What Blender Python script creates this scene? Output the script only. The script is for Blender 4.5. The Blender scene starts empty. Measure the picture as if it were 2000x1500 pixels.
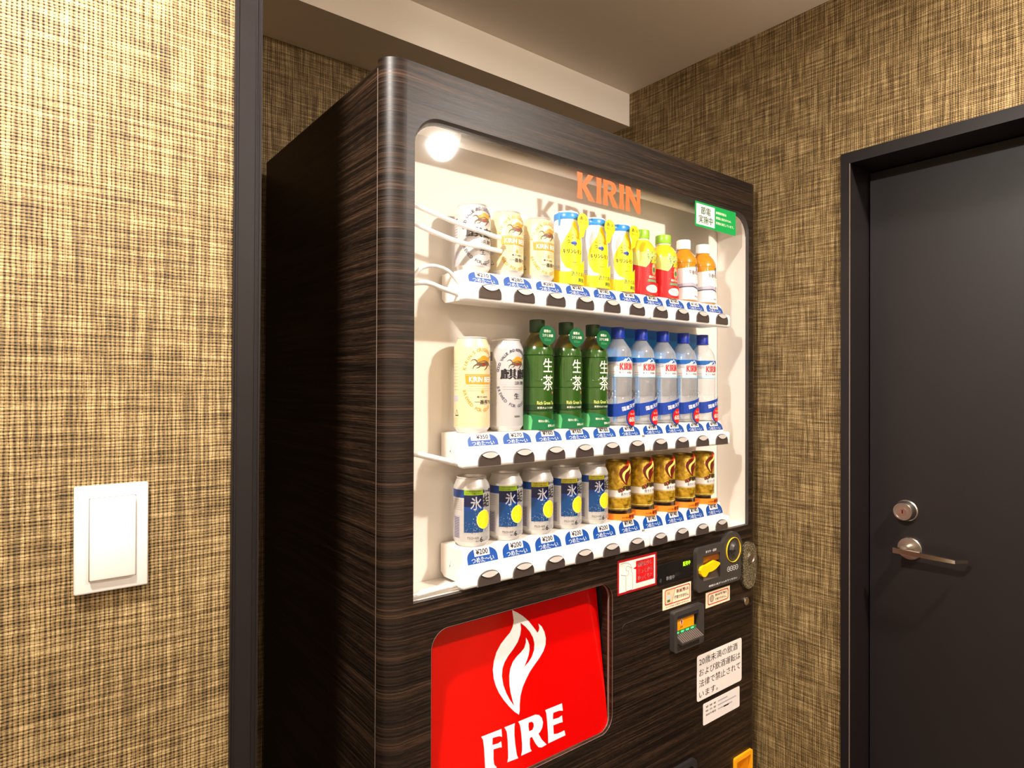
import bpy, bmesh, math, random
from mathutils import Vector, Matrix
from mathutils.geometry import tessellate_polygon
random.seed(7)
S = bpy.context.scene
C = S.collection
EYE = 1.36                                   # camera height above the floor
# ------------------------------------------------------------------ camera, world, lamps, exposure
cam = bpy.data.cameras.new('camera'); camo = bpy.data.objects.new('camera', cam); C.objects.link(camo)
FW = Vector((0.61961712, 0.78489191, 0.00439498)); RT = Vector((0.78488674, -0.61963097, 0.00320386)); UP = Vector((-0.00523795, -0.0014644, 0.99998521))
camo.matrix_world = Matrix(((RT.x, UP.x, -FW.x, 0), (RT.y, UP.y, -FW.y, 0), (RT.z, UP.z, -FW.z, EYE), (0, 0, 0, 1)))
cam.sensor_width = 36; cam.lens = 36 * 1241.4 / 2000; cam.clip_start = .02
S.camera = camo
w = bpy.data.worlds.new('World'); S.world = w; w.use_nodes = True
w.node_tree.nodes['Background'].inputs[0].default_value = (1, .9, .78, 1)
w.node_tree.nodes['Background'].inputs[1].default_value = .0
S.view_settings.view_transform = 'Standard'; S.view_settings.look = 'None'; S.view_settings.gamma = 1
S.view_settings.use_curve_mapping = False
S.view_settings.exposure = 0.35
LAMP_COLOUR = (1.0, .935, .862)
def lamp_with_fill(x, y, down, spill, z=2.262, r=.046):          # ceiling downlight: the beam of its disc plus an added point light that lifts ceiling beam and niche
    for kind, power, dz in (('AREA', down, 0), ('POINT', spill, -.012)):
        l = bpy.data.lights.new('downlight_or_fill', kind); l.energy = power; l.color = LAMP_COLOUR
        if kind == 'AREA': l.shape = 'DISK'; l.size = 2 * r
        else: l.shadow_soft_size = r * .95
        o = bpy.data.objects.new('downlight_or_fill', l); C.objects.link(o); o.location = (x, y, z + dz)
lamp_with_fill(-.12, .49, 40, 5)          # by the switch wall
lamp_with_fill(1.257, -.202, 29, 15)      # by the door
lamp_with_fill(-.5, -1.95, 7, 4)  # unseen fill lamp, added to lift the ambient light
lamp_with_fill(.75, -1.95, 7, 4)  # second added fill lamp, brightens the wall behind the camera

# ------------------------------------------------------------------ materials
def lin(c):
    return tuple((x / 255 / 12.92 if x / 255 <= .04045 else ((x / 255 + .055) / 1.055) ** 2.4) for x in c) + (1,)
MATS = {}
def nt(name):
    m = bpy.data.materials.new(name); m.use_nodes = True; MATS[name] = m
    return m, m.node_tree, m.node_tree.nodes['Principled BSDF']
def pm(name, col, rough=.5, metal=0., coat=0., emit=0., spec=.5, var=0.):
    m, t, b = nt(name)
    b.inputs['Base Color'].default_value = lin(col); b.inputs['Roughness'].default_value = rough; b.inputs['Metallic'].default_value = metal
    b.inputs['Coat Weight'].default_value = coat; b.inputs['Coat Roughness'].default_value = .08; b.inputs['Specular IOR Level'].default_value = spec
    if emit:
        b.inputs['Emission Color'].default_value = lin(col); b.inputs['Emission Strength'].default_value = emit
    if var:
        tc = t.nodes.new('ShaderNodeTexCoord'); n = t.nodes.new('ShaderNodeTexNoise'); n.inputs['Scale'].default_value = 14; n.inputs['Detail'].default_value = 5
        t.links.new(tc.outputs['Object'], n.inputs['Vector'])
        r = t.nodes.new('ShaderNodeMapRange'); r.inputs[3].default_value = max(0, rough - var); r.inputs[4].default_value = rough + var
        t.links.new(n.outputs['Fac'], r.inputs[0]); t.links.new(r.outputs[0], b.inputs['Roughness'])
    return m
class N:                                                   # little node helper
    def __init__(s, t): s.t = t
    def set(s, sock, v):
        if hasattr(v, 'is_linked') or isinstance(v, bpy.types.NodeSocket): s.t.links.new(v, sock)
        else: sock.default_value = v
    def math(s, op, a, b=0., c=0.):
        n = s.t.nodes.new('ShaderNodeMath'); n.operation = op
        for i, v in enumerate((a, b, c)): s.set(n.inputs[i], v)
        return n.outputs[0]
    def noise(s, vec, scale, detail=2., rough=.5, dist=0.):
        n = s.t.nodes.new('ShaderNodeTexNoise'); s.t.links.new(vec, n.inputs['Vector'])
        n.inputs['Scale'].default_value = scale; n.inputs['Detail'].default_value = detail; n.inputs['Roughness'].default_value = rough; n.inputs['Distortion'].default_value = dist
        return n.outputs['Fac']
    def xyz(s, x, y, z):
        n = s.t.nodes.new('ShaderNodeCombineXYZ')
        for i, v in enumerate((x, y, z)): s.set(n.inputs[i], v)
        return n.outputs[0]
    def ramp(s, f, stops):
        n = s.t.nodes.new('ShaderNodeValToRGB'); e = n.color_ramp.elements
        while len(e) < len(stops): e.new(.5)
        for el, (p, c) in zip(e, stops): el.position = p; el.color = lin(c)
        s.t.links.new(f, n.inputs[0]); return n.outputs[0]
    def sep(s):
        tc = s.t.nodes.new('ShaderNodeTexCoord'); n = s.t.nodes.new('ShaderNodeSeparateXYZ'); s.t.links.new(tc.outputs['Object'], n.inputs[0]); return n.outputs
def fabric():
    m, t, b = nt('woven_wallpaper'); n = N(t); p = n.sep()
    a = n.math('ADD', p[0], p[1]); z = p[2]
    base = n.xyz(a, z, 0.)
    d1 = n.math('MULTIPLY_ADD', n.noise(base, 60, 2), .0022, -.0011)
    d2 = n.math('MULTIPLY_ADD', n.noise(n.xyz(z, a, 3.), 55, 2), .0022, -.0011)
    wa = n.math('ABSOLUTE', n.math('SINE', n.math('MULTIPLY', n.math('ADD', a, d1), math.pi / .0046)))
    wz = n.math('ABSOLUTE', n.math('SINE', n.math('MULTIPLY', n.math('ADD', z, d2), math.pi / .0037)))
    ma = n.noise(n.xyz(a, n.math('MULTIPLY', z, .05), 0.), 190, 3, .65)      # uneven warp threads
    mz = n.noise(n.xyz(n.math('MULTIPLY', a, .05), z, 7.), 210, 3, .65)
    gap = lambda wv, mv: n.math('MAXIMUM', n.math('SUBTRACT', 1., n.math('DIVIDE', wv, n.math('MAXIMUM', n.math('MULTIPLY_ADD', mv, -2.6, 2.05), .12))), 0.)
    ga, gz = gap(wa, ma), gap(wz, mz)
    cell = n.noise(base, 420, 1)
    hole = n.math('MULTIPLY', n.math('MULTIPLY', ga, gz), n.math('MULTIPLY_ADD', cell, 2.2, .1))
    tone = n.math('ADD', n.math('MULTIPLY', n.math('SUBTRACT', ma, .5), .55), n.math('MULTIPLY', n.math('SUBTRACT', mz, .5), .55))
    f = n.math('SUBTRACT', n.math('ADD', n.math('ADD', .66, tone), n.math('MULTIPLY_ADD', cell, .22, -.11)), n.math('ADD', n.math('MULTIPLY', hole, 1.05), n.math('MULTIPLY', n.math('MAXIMUM', ga, gz), .16)))
    h = n.math('SUBTRACT', 1., n.math('ADD', hole, n.math('MULTIPLY', n.math('MAXIMUM', ga, gz), .35)))
    t.links.new(n.ramp(f, [(.0, (27, 18, 6)), (.3, (66, 50, 24)), (.6, (121, 97, 58)), (.85, (189, 164, 116))]), b.inputs['Base Color'])
    b.inputs['Roughness'].default_value = .62; b.inputs['Specular IOR Level'].default_value = .35
    bp = t.nodes.new('ShaderNodeBump'); bp.inputs['Strength'].default_value = .6; bp.inputs['Distance'].default_value = .0012
    t.links.new(h, bp.inputs['Height']); t.links.new(bp.outputs[0], b.inputs['Normal'])
fabric()
def wood():
    m, t, b = nt('dark_wood_laminate'); n = N(t); p = n.sep()
    run = n.math('ADD', p[0], p[1])
    wob = n.math('MULTIPLY_ADD', n.noise(n.xyz(run, n.math('MULTIPLY', p[2], 2.), 0.), 3.2, 2), .012, 0.)
    z = n.math('ADD', p[2], wob)
    streak = n.noise(n.xyz(n.math('MULTIPLY', run, .011), z, 0.), 330, 4, .68)
    broad = n.noise(n.xyz(n.math('MULTIPLY', run, .03), z, 5.), 105, 2)
    pore = n.noise(n.xyz(n.math('MULTIPLY', run, .05), z, 9.), 900, 2)
    f = n.math('ADD', n.math('ADD', n.math('MULTIPLY', streak, .6), n.math('MULTIPLY', broad, .36)), n.math('MULTIPLY_ADD', pore, .3, -.1))
    t.links.new(n.ramp(f, [(.38, (7, 4, 3)), (.48, (20, 13, 8)), (.57, (40, 27, 18)), (.7, (72, 51, 36))]), b.inputs['Base Color'])
    t.links.new(n.math('MULTIPLY_ADD', streak, .2, .33), b.inputs['Roughness'])
    b.inputs['Specular IOR Level'].default_value = .27
    bp = t.nodes.new('ShaderNodeBump'); bp.inputs['Strength'].default_value = .25; bp.inputs['Distance'].default_value = .0005
    t.links.new(f, bp.inputs['Height']); t.links.new(bp.outputs[0], b.inputs['Normal'])
wood()
def clear(name, tint=(1, 1, 1), refl=1., rough=.0, haze=None):
    """clear glass or plastic: reflects by a Schlick term and lets the rest pass straight through"""
    m, t, b = nt(name); n = N(t); t.nodes.remove(b)
    g = t.nodes.new('ShaderNodeNewGeometry'); dp = t.nodes.new('ShaderNodeVectorMath'); dp.operation = 'DOT_PRODUCT'
    t.links.new(g.outputs['Normal'], dp.inputs[0]); t.links.new(g.outputs['Incoming'], dp.inputs[1])
    c = n.math('ABSOLUTE', dp.outputs['Value'])
    f = n.math('MULTIPLY', n.math('MULTIPLY_ADD', n.math('POWER', n.math('SUBTRACT', 1., c), 5.), .957, .043), refl)
    tr = t.nodes.new('ShaderNodeBsdfTransparent'); tr.inputs[0].default_value = tint + (1,)
    gl = t.nodes.new('ShaderNodeBsdfGlossy'); gl.inputs['Roughness'].default_value = rough
    base = tr.outputs[0]
    if haze:
        df = t.nodes.new('ShaderNodeBsdfDiffuse'); df.inputs[0].default_value = lin(haze[0]); mh = t.nodes.new('ShaderNodeMixShader'); mh.inputs[0].default_value = haze[1]
        t.links.new(tr.outputs[0], mh.inputs[1]); t.links.new(df.outputs[0], mh.inputs[2]); base = mh.outputs[0]
    mx = t.nodes.new('ShaderNodeMixShader'); t.links.new(f, mx.inputs[0]); t.links.new(base, mx.inputs[1]); t.links.new(gl.outputs[0], mx.inputs[2])
    t.links.new(mx.outputs[0], t.nodes['Material Output'].inputs['Surface'])
clear('window_glass', refl=.5, rough=.045)
clear('clear_plastic', (.985, .99, .995), 1.6, .05, ((236, 234, 234), .24))
clear('clear_tube', (.98, .98, .98), 1., .2, ((255, 252, 248), .72))
pm('ceiling_paint', (240, 228, 212), .85); pm('floor_tile', (110, 95, 80), .5); pm('wall_paint', (236, 224, 206), .8)
pm('charcoal_metal', (25, 20, 20), .42, 0, 0, 0, .3, .06); pm('door_paint', (26, 21, 21), .45, 0, 0, 0, .35, .05)
pm('chrome', (200, 190, 178), .18, 1); pm('brushed_steel', (178, 168, 156), .32, 1)
pm('white_plastic', (218, 214, 208), .35, 0, .15); pm('liner_white', (236, 228, 218), .5); pm('rail_white', (243, 240, 237), .3, 0, .2)
pm('button_dark', (66, 56, 52), .28, 0, .4); pm('button_frost', (178, 170, 162), .3); pm('black_plastic', (20, 18, 18), .35); pm('dark_plastic', (58, 53, 50), .42)
pm('recess_dark', (34, 30, 31), .6); pm('bezel', (120, 102, 92), .35); pm('seam', (120, 106, 96), .5)
pm('ad_red', (205, 2, 1), .22, 0, .6); pm('white', (242, 238, 235), .45); pm('paper', (238, 228, 220), .6); pm('cream', (252, 226, 190), .5)
pm('blue', (0, 68, 146), .4); pm('ink', (28, 24, 26), .5); pm('brown_ink', (48, 28, 20), .5); pm('red', (214, 18, 22), .4); pm('deep_red', (165, 14, 22), .4)
pm('orange_red', (255, 100, 44), .4); pm('green_sign', (0, 150, 68), .4); pm('gold', (190, 142, 40), .4); pm('beer_gold', (203, 146, 40), .35)
pm('can_cream', (218, 200, 158), .32, .12, .3); pm('can_white', (184, 180, 178), .3, .12, .3); pm('can_silver', (214, 210, 206), .3, .5); pm('silver_print', (196, 196, 200), .4, .4)
pm('gold_mane', (196, 140, 30), .4); pm('beast_brown', (98, 72, 50), .5); pm('grey_print', (150, 146, 146), .5); pm('pale_print', (196, 170, 120), .5)
pm('navy', (6, 18, 66), .35, .2, .3); pm('sea_blue', (4, 66, 124), .35, .2, .3); pm('mid_blue', (4, 62, 140), .35, .2, .3); pm('lime', (138, 170, 30), .35, .15); pm('olive_yellow', (168, 158, 26), .35, .15)
pm('lemon', (252, 220, 10), .4); pm('lemon_pale', (255, 238, 120), .4); pm('yellow', (250, 216, 8), .42); pm('yellow_plastic', (250, 200, 10), .35)
pm('sky_band', (40, 136, 206), .3, 0, .3); pm('bottle_white', (238, 236, 236), .25, 0, .5); pm('cap_green', (150, 200, 50), .35); pm('juice_yellow', (236, 196, 40), .18, 0, .6); pm('pale_lime', (222, 226, 120), .4)
pm('leaf_green', (60, 120, 60), .4); pm('cap_white', (242, 240, 238), .35); pm('tea_amber', (206, 134, 30), .15, 0, .7); pm('label_white', (232, 226, 222), .4); pm('slate', (78, 72, 92), .4); pm('lilac_grey', (176, 170, 182), .4)
pm('tea_green', (42, 80, 20), .2, 0, .7); pm('tea_dark', (22, 58, 20), .25, 0, .5); pm('tea_neck', (90, 80, 20), .15, 0, .8); pm('cap_dark_green', (30, 62, 22), .35); pm('tag_green', (8, 92, 50), .4); pm('card_green', (6, 104, 58), .4); pm('card_mint', (90, 180, 110), .4); pm('cream_print', (248, 246, 220), .45)
pm('cap_blue', (2, 50, 165), .3, 0, .3); pm('card_cyan', (20, 150, 224), .45); pm('card_blue', (18, 116, 200), .45); pm('ribbon_blue', (0, 56, 150), .4); pm('label_blue', (0, 92, 168), .4); pm('ice_blue', (176, 214, 232), .4)
pm('coffee_gold', (186, 146, 26), .3, .45, .3); pm('coffee_rim', (150, 122, 40), .3, .8); pm('flame_dark', (110, 22, 14), .4); pm('flame_red', (206, 50, 20), .4); pm('orange_card', (244, 132, 24), .4); pm('coffee_white', (236, 228, 220), .4)
pm('led_green', (176, 255, 20), .5, 0, 0, 1.0); pm('led_mint', (60, 240, 130), .5, 0, 0, 1.2); pm('bill_orange', (250, 160, 10), .4); pm('amber_smoke', (120, 62, 14), .2, 0, .5)
pm('return_yellow', (250, 170, 20), .4); pm('peach', (250, 200, 160), .5)
def mottled():
    m, t, b = nt('mottled_lock'); n = N(t); tc = t.nodes.new('ShaderNodeTexCoord')
    f = n.noise(tc.outputs['Object'], 420, 2)
    t.links.new(n.ramp(f, [(.38, (60, 52, 38)), (.52, (126, 114, 88)), (.66, (206, 194, 160))]), b.inputs['Base Color'])
    b.inputs['Metallic'].default_value = .6; b.inputs['Roughness'].default_value = .35
    bp = t.nodes.new('ShaderNodeBump'); bp.inputs['Distance'].default_value = .001; t.links.new(f, bp.inputs['Height']); t.links.new(bp.outputs[0], b.inputs['Normal'])
mottled()
def gold_leaf():
    m = MATS['coffee_gold']; t = m.node_tree; b = t.nodes['Principled BSDF']; n = N(t); tc = t.nodes.new('ShaderNodeTexCoord')
    t.links.new(n.ramp(n.noise(tc.outputs['Object'], 110, 3), [(.3, (140, 100, 12)), (.5, (190, 148, 24)), (.7, (230, 194, 60))]), b.inputs['Base Color'])
gold_leaf()

# ------------------------------------------------------------------ mesh helpers
def ell(cx, cy, rx, ry, n=28, a0=0, a1=2 * math.pi):
    full = abs(a1 - a0 - 2 * math.pi) < 1e-6
    return [(cx + rx * math.cos(a0 + (a1 - a0) * i / (n if full else n - 1)), cy + ry * math.sin(a0 + (a1 - a0) * i / (n if full else n - 1))) for i in range(n)]
def rrect(x0, x1, y0, y1, r=.005, n=5, corners='abcd'):
    """a rounded rectangle; corners named a (low left) b (low right) c (top right) d (top left)"""
    o = []
    for k, (cx, cy, sx, sy, a) in zip('abcd', ((x0, y0, 1, 1, math.pi), (x1, y0, -1, 1, 1.5 * math.pi), (x1, y1, -1, -1, 0), (x0, y1, 1, -1, .5 * math.pi))):
        if k in corners:
            o += [(cx + sx * r + r * math.cos(a + i * math.pi / 2 / n), cy + sy * r + r * math.sin(a + i * math.pi / 2 / n)) for i in range(n + 1)]
        else: o.append((cx, cy))
    return o
def dome(cx, y0, wd, h, side=.3, n=18, e=2.3):
    o = [(cx - wd / 2, y0), (cx + wd / 2, y0)]
    for i in range(n + 1):
        a = math.pi * i / n; c, s = math.cos(a), math.sin(a)
        o.append((cx + wd / 2 * math.copysign(abs(c) ** (2 / e), c), y0 + h * side + h * (1 - side) * abs(s) ** (2 / e)))
    return o
def stroke(pts, wd):
    """a tapered or even ribbon along 2D points"""
    L, R = [], []
    for i, (x, y) in enumerate(pts):
        a = pts[max(0, i - 1)]; b = pts[min(len(pts) - 1, i + 1)]; dx, dy = b[0] - a[0], b[1] - a[1]; l = math.hypot(dx, dy) or 1
        ww = (wd[i] if isinstance(wd, (list, tuple)) else wd) / 2
        L.append((x - dy / l * ww, y + dx / l * ww)); R.append((x + dy / l * ww, y - dx / l * ww))
    return L + R[::-1]
def tess(loops):
    vs = [p for l in loops for p in l]
    tr = tessellate_polygon([[Vector((p[0], p[1], 0)) for p in l] for l in loops])
    return vs, [tuple(t) for t in tr]
TXT = {}
def text2d(s, bold=0.):
    k = (s, bold)
    if k in TXT: return TXT[k]
    c = bpy.data.curves.new('t', 'FONT'); c.body = s; c.offset = bold; c.resolution_u = 2
    o = bpy.data.objects.new('t', c); C.objects.link(o)
    dg = bpy.context.evaluated_depsgraph_get(); me = bpy.data.meshes.new_from_object(o.evaluated_get(dg))
    v = [(p.co.x, p.co.y) for p in me.vertices]; f = [tuple(p.vertices) for p in me.polygons]
    x0 = min(p[0] for p in v); x1 = max(p[0] for p in v); y0 = min(p[1] for p in v); y1 = max(p[1] for p in v)
    v = [(p[0] - (x0 + x1) / 2, p[1] - (y0 + y1) / 2) for p in v]
    bpy.data.objects.remove(o); bpy.data.curves.remove(c); bpy.data.meshes.remove(me)
    TXT[k] = (v, f, x1 - x0, y1 - y0); return TXT[k]
class MB:
    def __init__(s): s.v = []; s.f = []; s.m = []
    def add(s, v, f, m):
        o = len(s.v); s.v += [tuple(p) for p in v]; s.f += [tuple(i + o for i in q) for q in f]; s.m += [m] * len(f); return s
    def box(s, x0, x1, y0, y1, z0, z1, m):
        v = [(x, y, z) for x in (x0, x1) for y in (y0, y1) for z in (z0, z1)]
        return s.add(v, [(0, 1, 3, 2), (4, 6, 7, 5), (0, 4, 5, 1), (2, 3, 7, 6), (0, 2, 6, 4), (1, 5, 7, 3)], m)
    def rbox(s, x0, x1, y0, y1, z0, z1, m, r=.003, seg=3):
        b = bmesh.new(); bmesh.ops.create_cube(b, size=1)
        for q in b.verts: q.co = Vector(((x0 + x1) / 2 + q.co.x * (x1 - x0), (y0 + y1) / 2 + q.co.y * (y1 - y0), (z0 + z1) / 2 + q.co.z * (z1 - z0)))
        bmesh.ops.bevel(b, geom=b.edges[:], offset=r, segments=seg, affect='EDGES', profile=.5)
        b.verts.index_update(); s.add([q.co[:] for q in b.verts], [tuple(q.index for q in f.verts) for f in b.faces], m); b.free(); return s
    def lathe(s, prof, m, seg=40, cx=0, cy=0, a0=0., a1=2 * math.pi):
        """prof: (radius, z[, material of the strip above])"""
        full = abs(a1 - a0 - 2 * math.pi) < 1e-6; nn = seg if full else seg + 1
        ring = []
        for p in prof:
            r, z = p[0], p[1]
            if r < 1e-6: ring.append([len(s.v)]); s.v.append((cx, cy, z))
            else:
                ring.append(list(range(len(s.v), len(s.v) + nn)))
                s.v += [(cx + r * math.sin(a0 + (a1 - a0) * i / seg), cy - r * math.cos(a0 + (a1 - a0) * i / seg), z) for i in range(nn)]
        for k in range(len(prof) - 1):
            A, B = ring[k], ring[k + 1]; mm = prof[k][2] if len(prof[k]) > 2 else m
            for i in range(seg):
                j = (i + 1) % seg if full else i + 1
                if len(A) == 1 and len(B) == 1: continue
                if len(A) == 1: s.f.append((A[0], B[j], B[i]))
                elif len(B) == 1: s.f.append((A[i], A[j], B[0]))
                else: s.f.append((A[i], A[j], B[j], B[i]))
                s.m.append(mm)
        return s
    def prism(s, loops, y0, y1, m, side=None, back=True):
        """XZ polygon loops (outer, holes...) as a plate from y0 (front) to y1"""
        v, t = tess(loops); n = len(v)
        s.add([(x, y0, z) for x, z in v], t, m)
        if back: s.add([(x, y1, z) for x, z in v], [q[::-1] for q in t], m)
        for l in loops:
            k = len(l); s.add([(x, y0, z) for x, z in l] + [(x, y1, z) for x, z in l], [(i, (i + 1) % k, k + (i + 1) % k, k + i) for i in range(k)], side or m)
        return s
    def tube(s, pts, r, m, seg=10, cap=True):
        pts = [Vector(p) for p in pts]; up = None; rings = []
        for i, p in enumerate(pts):
            d = (pts[min(len(pts) - 1, i + 1)] - pts[max(0, i - 1)]).normalized()
            if up is None: up = d.orthogonal().normalized()
            up = (up - d * up.dot(d)).normalized(); q = d.cross(up)
            rr = r[i] if isinstance(r, (list, tuple)) else r
            rings.append(len(s.v)); s.v += [tuple(p + (up * math.cos(2 * math.pi * k / seg) + q * math.sin(2 * math.pi * k / seg)) * rr) for k in range(seg)]
        for a, b in zip(rings, rings[1:]):
            for k in range(seg): s.f.append((a + k, a + (k + 1) % seg, b + (k + 1) % seg, b + k)); s.m.append(m)
        if cap:
            s.f.append(tuple(range(rings[0], rings[0] + seg))[::-1]); s.f.append(tuple(range(rings[-1], rings[-1] + seg))); s.m += [m, m]
        return s
    def build(s, name, parent=None, off=(0, 0, 0), smooth=35, fix=True):
        me = bpy.data.meshes.new(name); me.from_pydata([(p[0] - off[0], p[1] - off[1], p[2] - off[2]) for p in s.v], [], s.f)
        names = list(dict.fromkeys(s.m))
        for n in names: me.materials.append(MATS[n])
        ix = {n: i for i, n in enumerate(names)}
        me.polygons.foreach_set('material_index', [ix[x] for x in s.m])
        if fix:
            b = bmesh.new(); b.from_mesh(me); bmesh.ops.remove_doubles(b, verts=b.verts, dist=1e-6); bmesh.ops.recalc_face_normals(b, faces=b.faces); b.to_mesh(me); b.free()
        if smooth:
            me.shade_smooth(); me.set_sharp_from_angle(angle=math.radians(smooth))
        o = bpy.data.objects.new(name, me); C.objects.link(o)
        if parent: o.parent = parent
        return o
class Print:
    """flat print (lettering and marks) laid on a surface by a mapping (x, y, lift) -> point; cut into narrow strips where the surface curves"""
    def __init__(s, mp, step=None, ystep=None): s.mp = mp; s.step = step; s.ystep = ystep; s.mb = MB()
    def raw(s, v, f, m, layer):
        if s.step:
            b = bmesh.new(); bv = [b.verts.new((p[0], p[1], 0)) for p in v]
            for q in f:
                try: b.faces.new([bv[i] for i in q])
                except ValueError: pass
            x0 = min(p[0] for p in v); x1 = max(p[0] for p in v); k = math.floor(x0 / s.step) + 1
            while k * s.step < x1 - 1e-6:
                bmesh.ops.bisect_plane(b, geom=b.verts[:] + b.edges[:] + b.faces[:], plane_co=(k * s.step, 0, 0), plane_no=(1, 0, 0), dist=1e-7); k += 1
            if s.ystep:
                y0 = min(p[1] for p in v); y1 = max(p[1] for p in v); k = math.floor(y0 / s.ystep) + 1
                while k * s.ystep < y1 - 1e-6:
                    bmesh.ops.bisect_plane(b, geom=b.verts[:] + b.edges[:] + b.faces[:], plane_co=(0, k * s.ystep, 0), plane_no=(0, 1, 0), dist=1e-7); k += 1
            b.verts.index_update(); v = [q.co[:2] for q in b.verts]; f = [tuple(q.index for q in g.verts) for g in b.faces]; b.free()
        s.mb.add([s.mp(p[0], p[1], .00012 + layer * .00016) for p in v], f, m); return s
    def poly(s, loops, m, layer=0):
        if not isinstance(loops[0][0], (list, tuple)): loops = [loops]
        v, f = tess(loops); return s.raw(v, f, m, layer)
    def rect(s, x0, x1, y0, y1, m, layer=0): return s.raw([(x0, y0), (x1, y0), (x1, y1), (x0, y1)], [(0, 1, 2, 3)], m, layer)
    def text(s, t, cx, cy, m, h=None, wd=None, bold=0., layer=1, rot=0.):
        if bold > .012 and any(ord(ch) > 0x2fff for ch in t):
            v, f, W, H = text2d(t, 0.); e = bold * .9 * ((h or wd / W * H) / H) * (1 if not wd or not h else (wd / W) / (h / H))
            for q in (-e, e): s.text(t, cx + q * math.cos(rot), cy + q * math.sin(rot), m, h, wd, 0., layer, rot)
            bold = 0.
        v, f, W, H = text2d(t, bold)
        sx = (wd / W) if wd else h / H; sy = (h / H) if h else sx
        c, q = math.cos(rot), math.sin(rot)
        return s.raw([(cx + p[0] * sx * c - p[1] * sy * q, cy + p[0] * sx * q + p[1] * sy * c) for p in v], f, m, layer)
    def arc(s, t, cx, cy, rx, ry, a0, a1, m, h, bold=.02, layer=1, under=False):
        for i, ch in enumerate(t):
            if ch == ' ': continue
            a = a0 + (a1 - a0) * i / max(1, len(t) - 1); nx, ny = math.cos(a) / rx, math.sin(a) / ry
            rot = math.atan2(ny, nx) - math.pi / 2 + (math.pi if under else 0)
            s.text(ch, cx + rx * math.cos(a), cy + ry * math.sin(a), m, h=h * (.9 if ch != "'" else .35), bold=bold, layer=layer, rot=rot)
        return s
    def build(s, name, parent): return s.mb.build(name, parent, smooth=0, fix=False)
def cyl(R, cy=0., z0=0., turn=0.):
    f = R if callable(R) else (lambda z: R)
    def mp(x, y, l):
        r = f(y); a = x / f(.05) + turn
        return ((r + l) * math.sin(a), cy - (r + l) * math.cos(a), y + z0)
    return mp
def flat(y): return lambda x, z, l: (x, y - l, z)
def empty(name, label, cat, loc, group=None):
    o = bpy.data.objects.new(name, None); C.objects.link(o); o.location = loc; o.empty_display_size = .05
    o['label'] = label; o['category'] = cat
    if group: o['group'] = group
    return o
def struct(o, label, cat):
    o['kind'] = 'structure'; o['label'] = label; o['category'] = cat; return o
def copy_tree(o, parent=None):
    c = o.copy(); C.objects.link(c)
    if parent: c.parent = parent
    for ch in list(o.children): copy_tree(ch, c)
    return c

# ------------------------------------------------------------------ the room
XW, YB, ZC, ZB, YBEAM, YS = 1.547, 1.547, 2.295, 2.192, 1.359, .87
struct(MB().box(-1.6, .24, YS, YS + .12, 0, ZC, 'woven_wallpaper').build('wall_left', smooth=0), 'gold woven wallpaper wall carrying the white light switch', 'wall')
struct(MB().box(.12, .2476, YS + .12, YB, 0, ZC, 'woven_wallpaper').build('wall_niche', smooth=0), 'inner side wall of the niche behind the dark corner trim', 'wall')
struct(MB().box(.12, XW + .1, YB, YB + .1, 0, ZC, 'woven_wallpaper').build('wall_back', smooth=0), 'woven wallpaper wall at the back of the niche behind the machine', 'wall')
DY0, DY1, DZ = -.22, .6773, 1.8862                        # clear opening of the door
r = MB(); r.box(XW, XW + .12, DY1 + .01, YB, 0, ZC, 'woven_wallpaper'); r.box(XW, XW + .12, DY0 - .01, DY1 + .01, DZ + .012, ZC, 'woven_wallpaper'); r.box(XW, XW + .12, -2.3, DY0 - .01, 0, ZC, 'woven_wallpaper')
struct(r.build('wall_right', smooth=0), 'gold woven wallpaper wall around the dark door', 'wall')
struct(MB().box(-1.7, XW + .1, -2.4, -2.3, 0, ZC, 'wall_paint').build('wall_behind', smooth=0), 'cream painted wall at the far end of the corridor', 'wall')
struct(MB().box(-1.7, -1.6, -2.3, YS, 0, ZC, 'wall_paint').build('wall_far', smooth=0), 'cream painted wall closing the corridor', 'wall')
struct(MB().box(-1.7, XW + .12, -2.4, YB + .1, -.05, 0, 'floor_tile').build('floor', smooth=0), 'brown corridor floor', 'floor')
struct(MB().box(-1.7, XW + .12, -2.4, YB + .1, ZC, ZC + .05, 'ceiling_paint').build('ceiling', smooth=0), 'beige painted ceiling above the niche', 'ceiling')
struct(MB().box(.2476, XW, YBEAM, YB, ZB, ZC, 'ceiling_paint').build('ceiling_beam', smooth=0), 'beige boxed beam under the ceiling at the back of the niche', 'beam')
t = MB().box(.2244, .2576, YS - .006, YS + .12, 0, ZC, 'charcoal_metal'); t.box(.2266, .2284, YS - .0075, YS - .004, 0, ZC, 'charcoal_metal'); t.box(.2506, .2520, YS - .0073, YS - .004, 0, ZC, 'charcoal_metal'); t.box(.2556, .258, YS - .0073, YS - .004, 0, ZC, 'charcoal_metal')
to = t.build('trim_1', None, off=(.241, 0, EYE), smooth=0); to.location = (.241, 0, EYE); to.rotation_euler = (0, .0034, 0)
struct(to, 'dark charcoal metal trim strip on the corner of the niche', 'trim')
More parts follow.
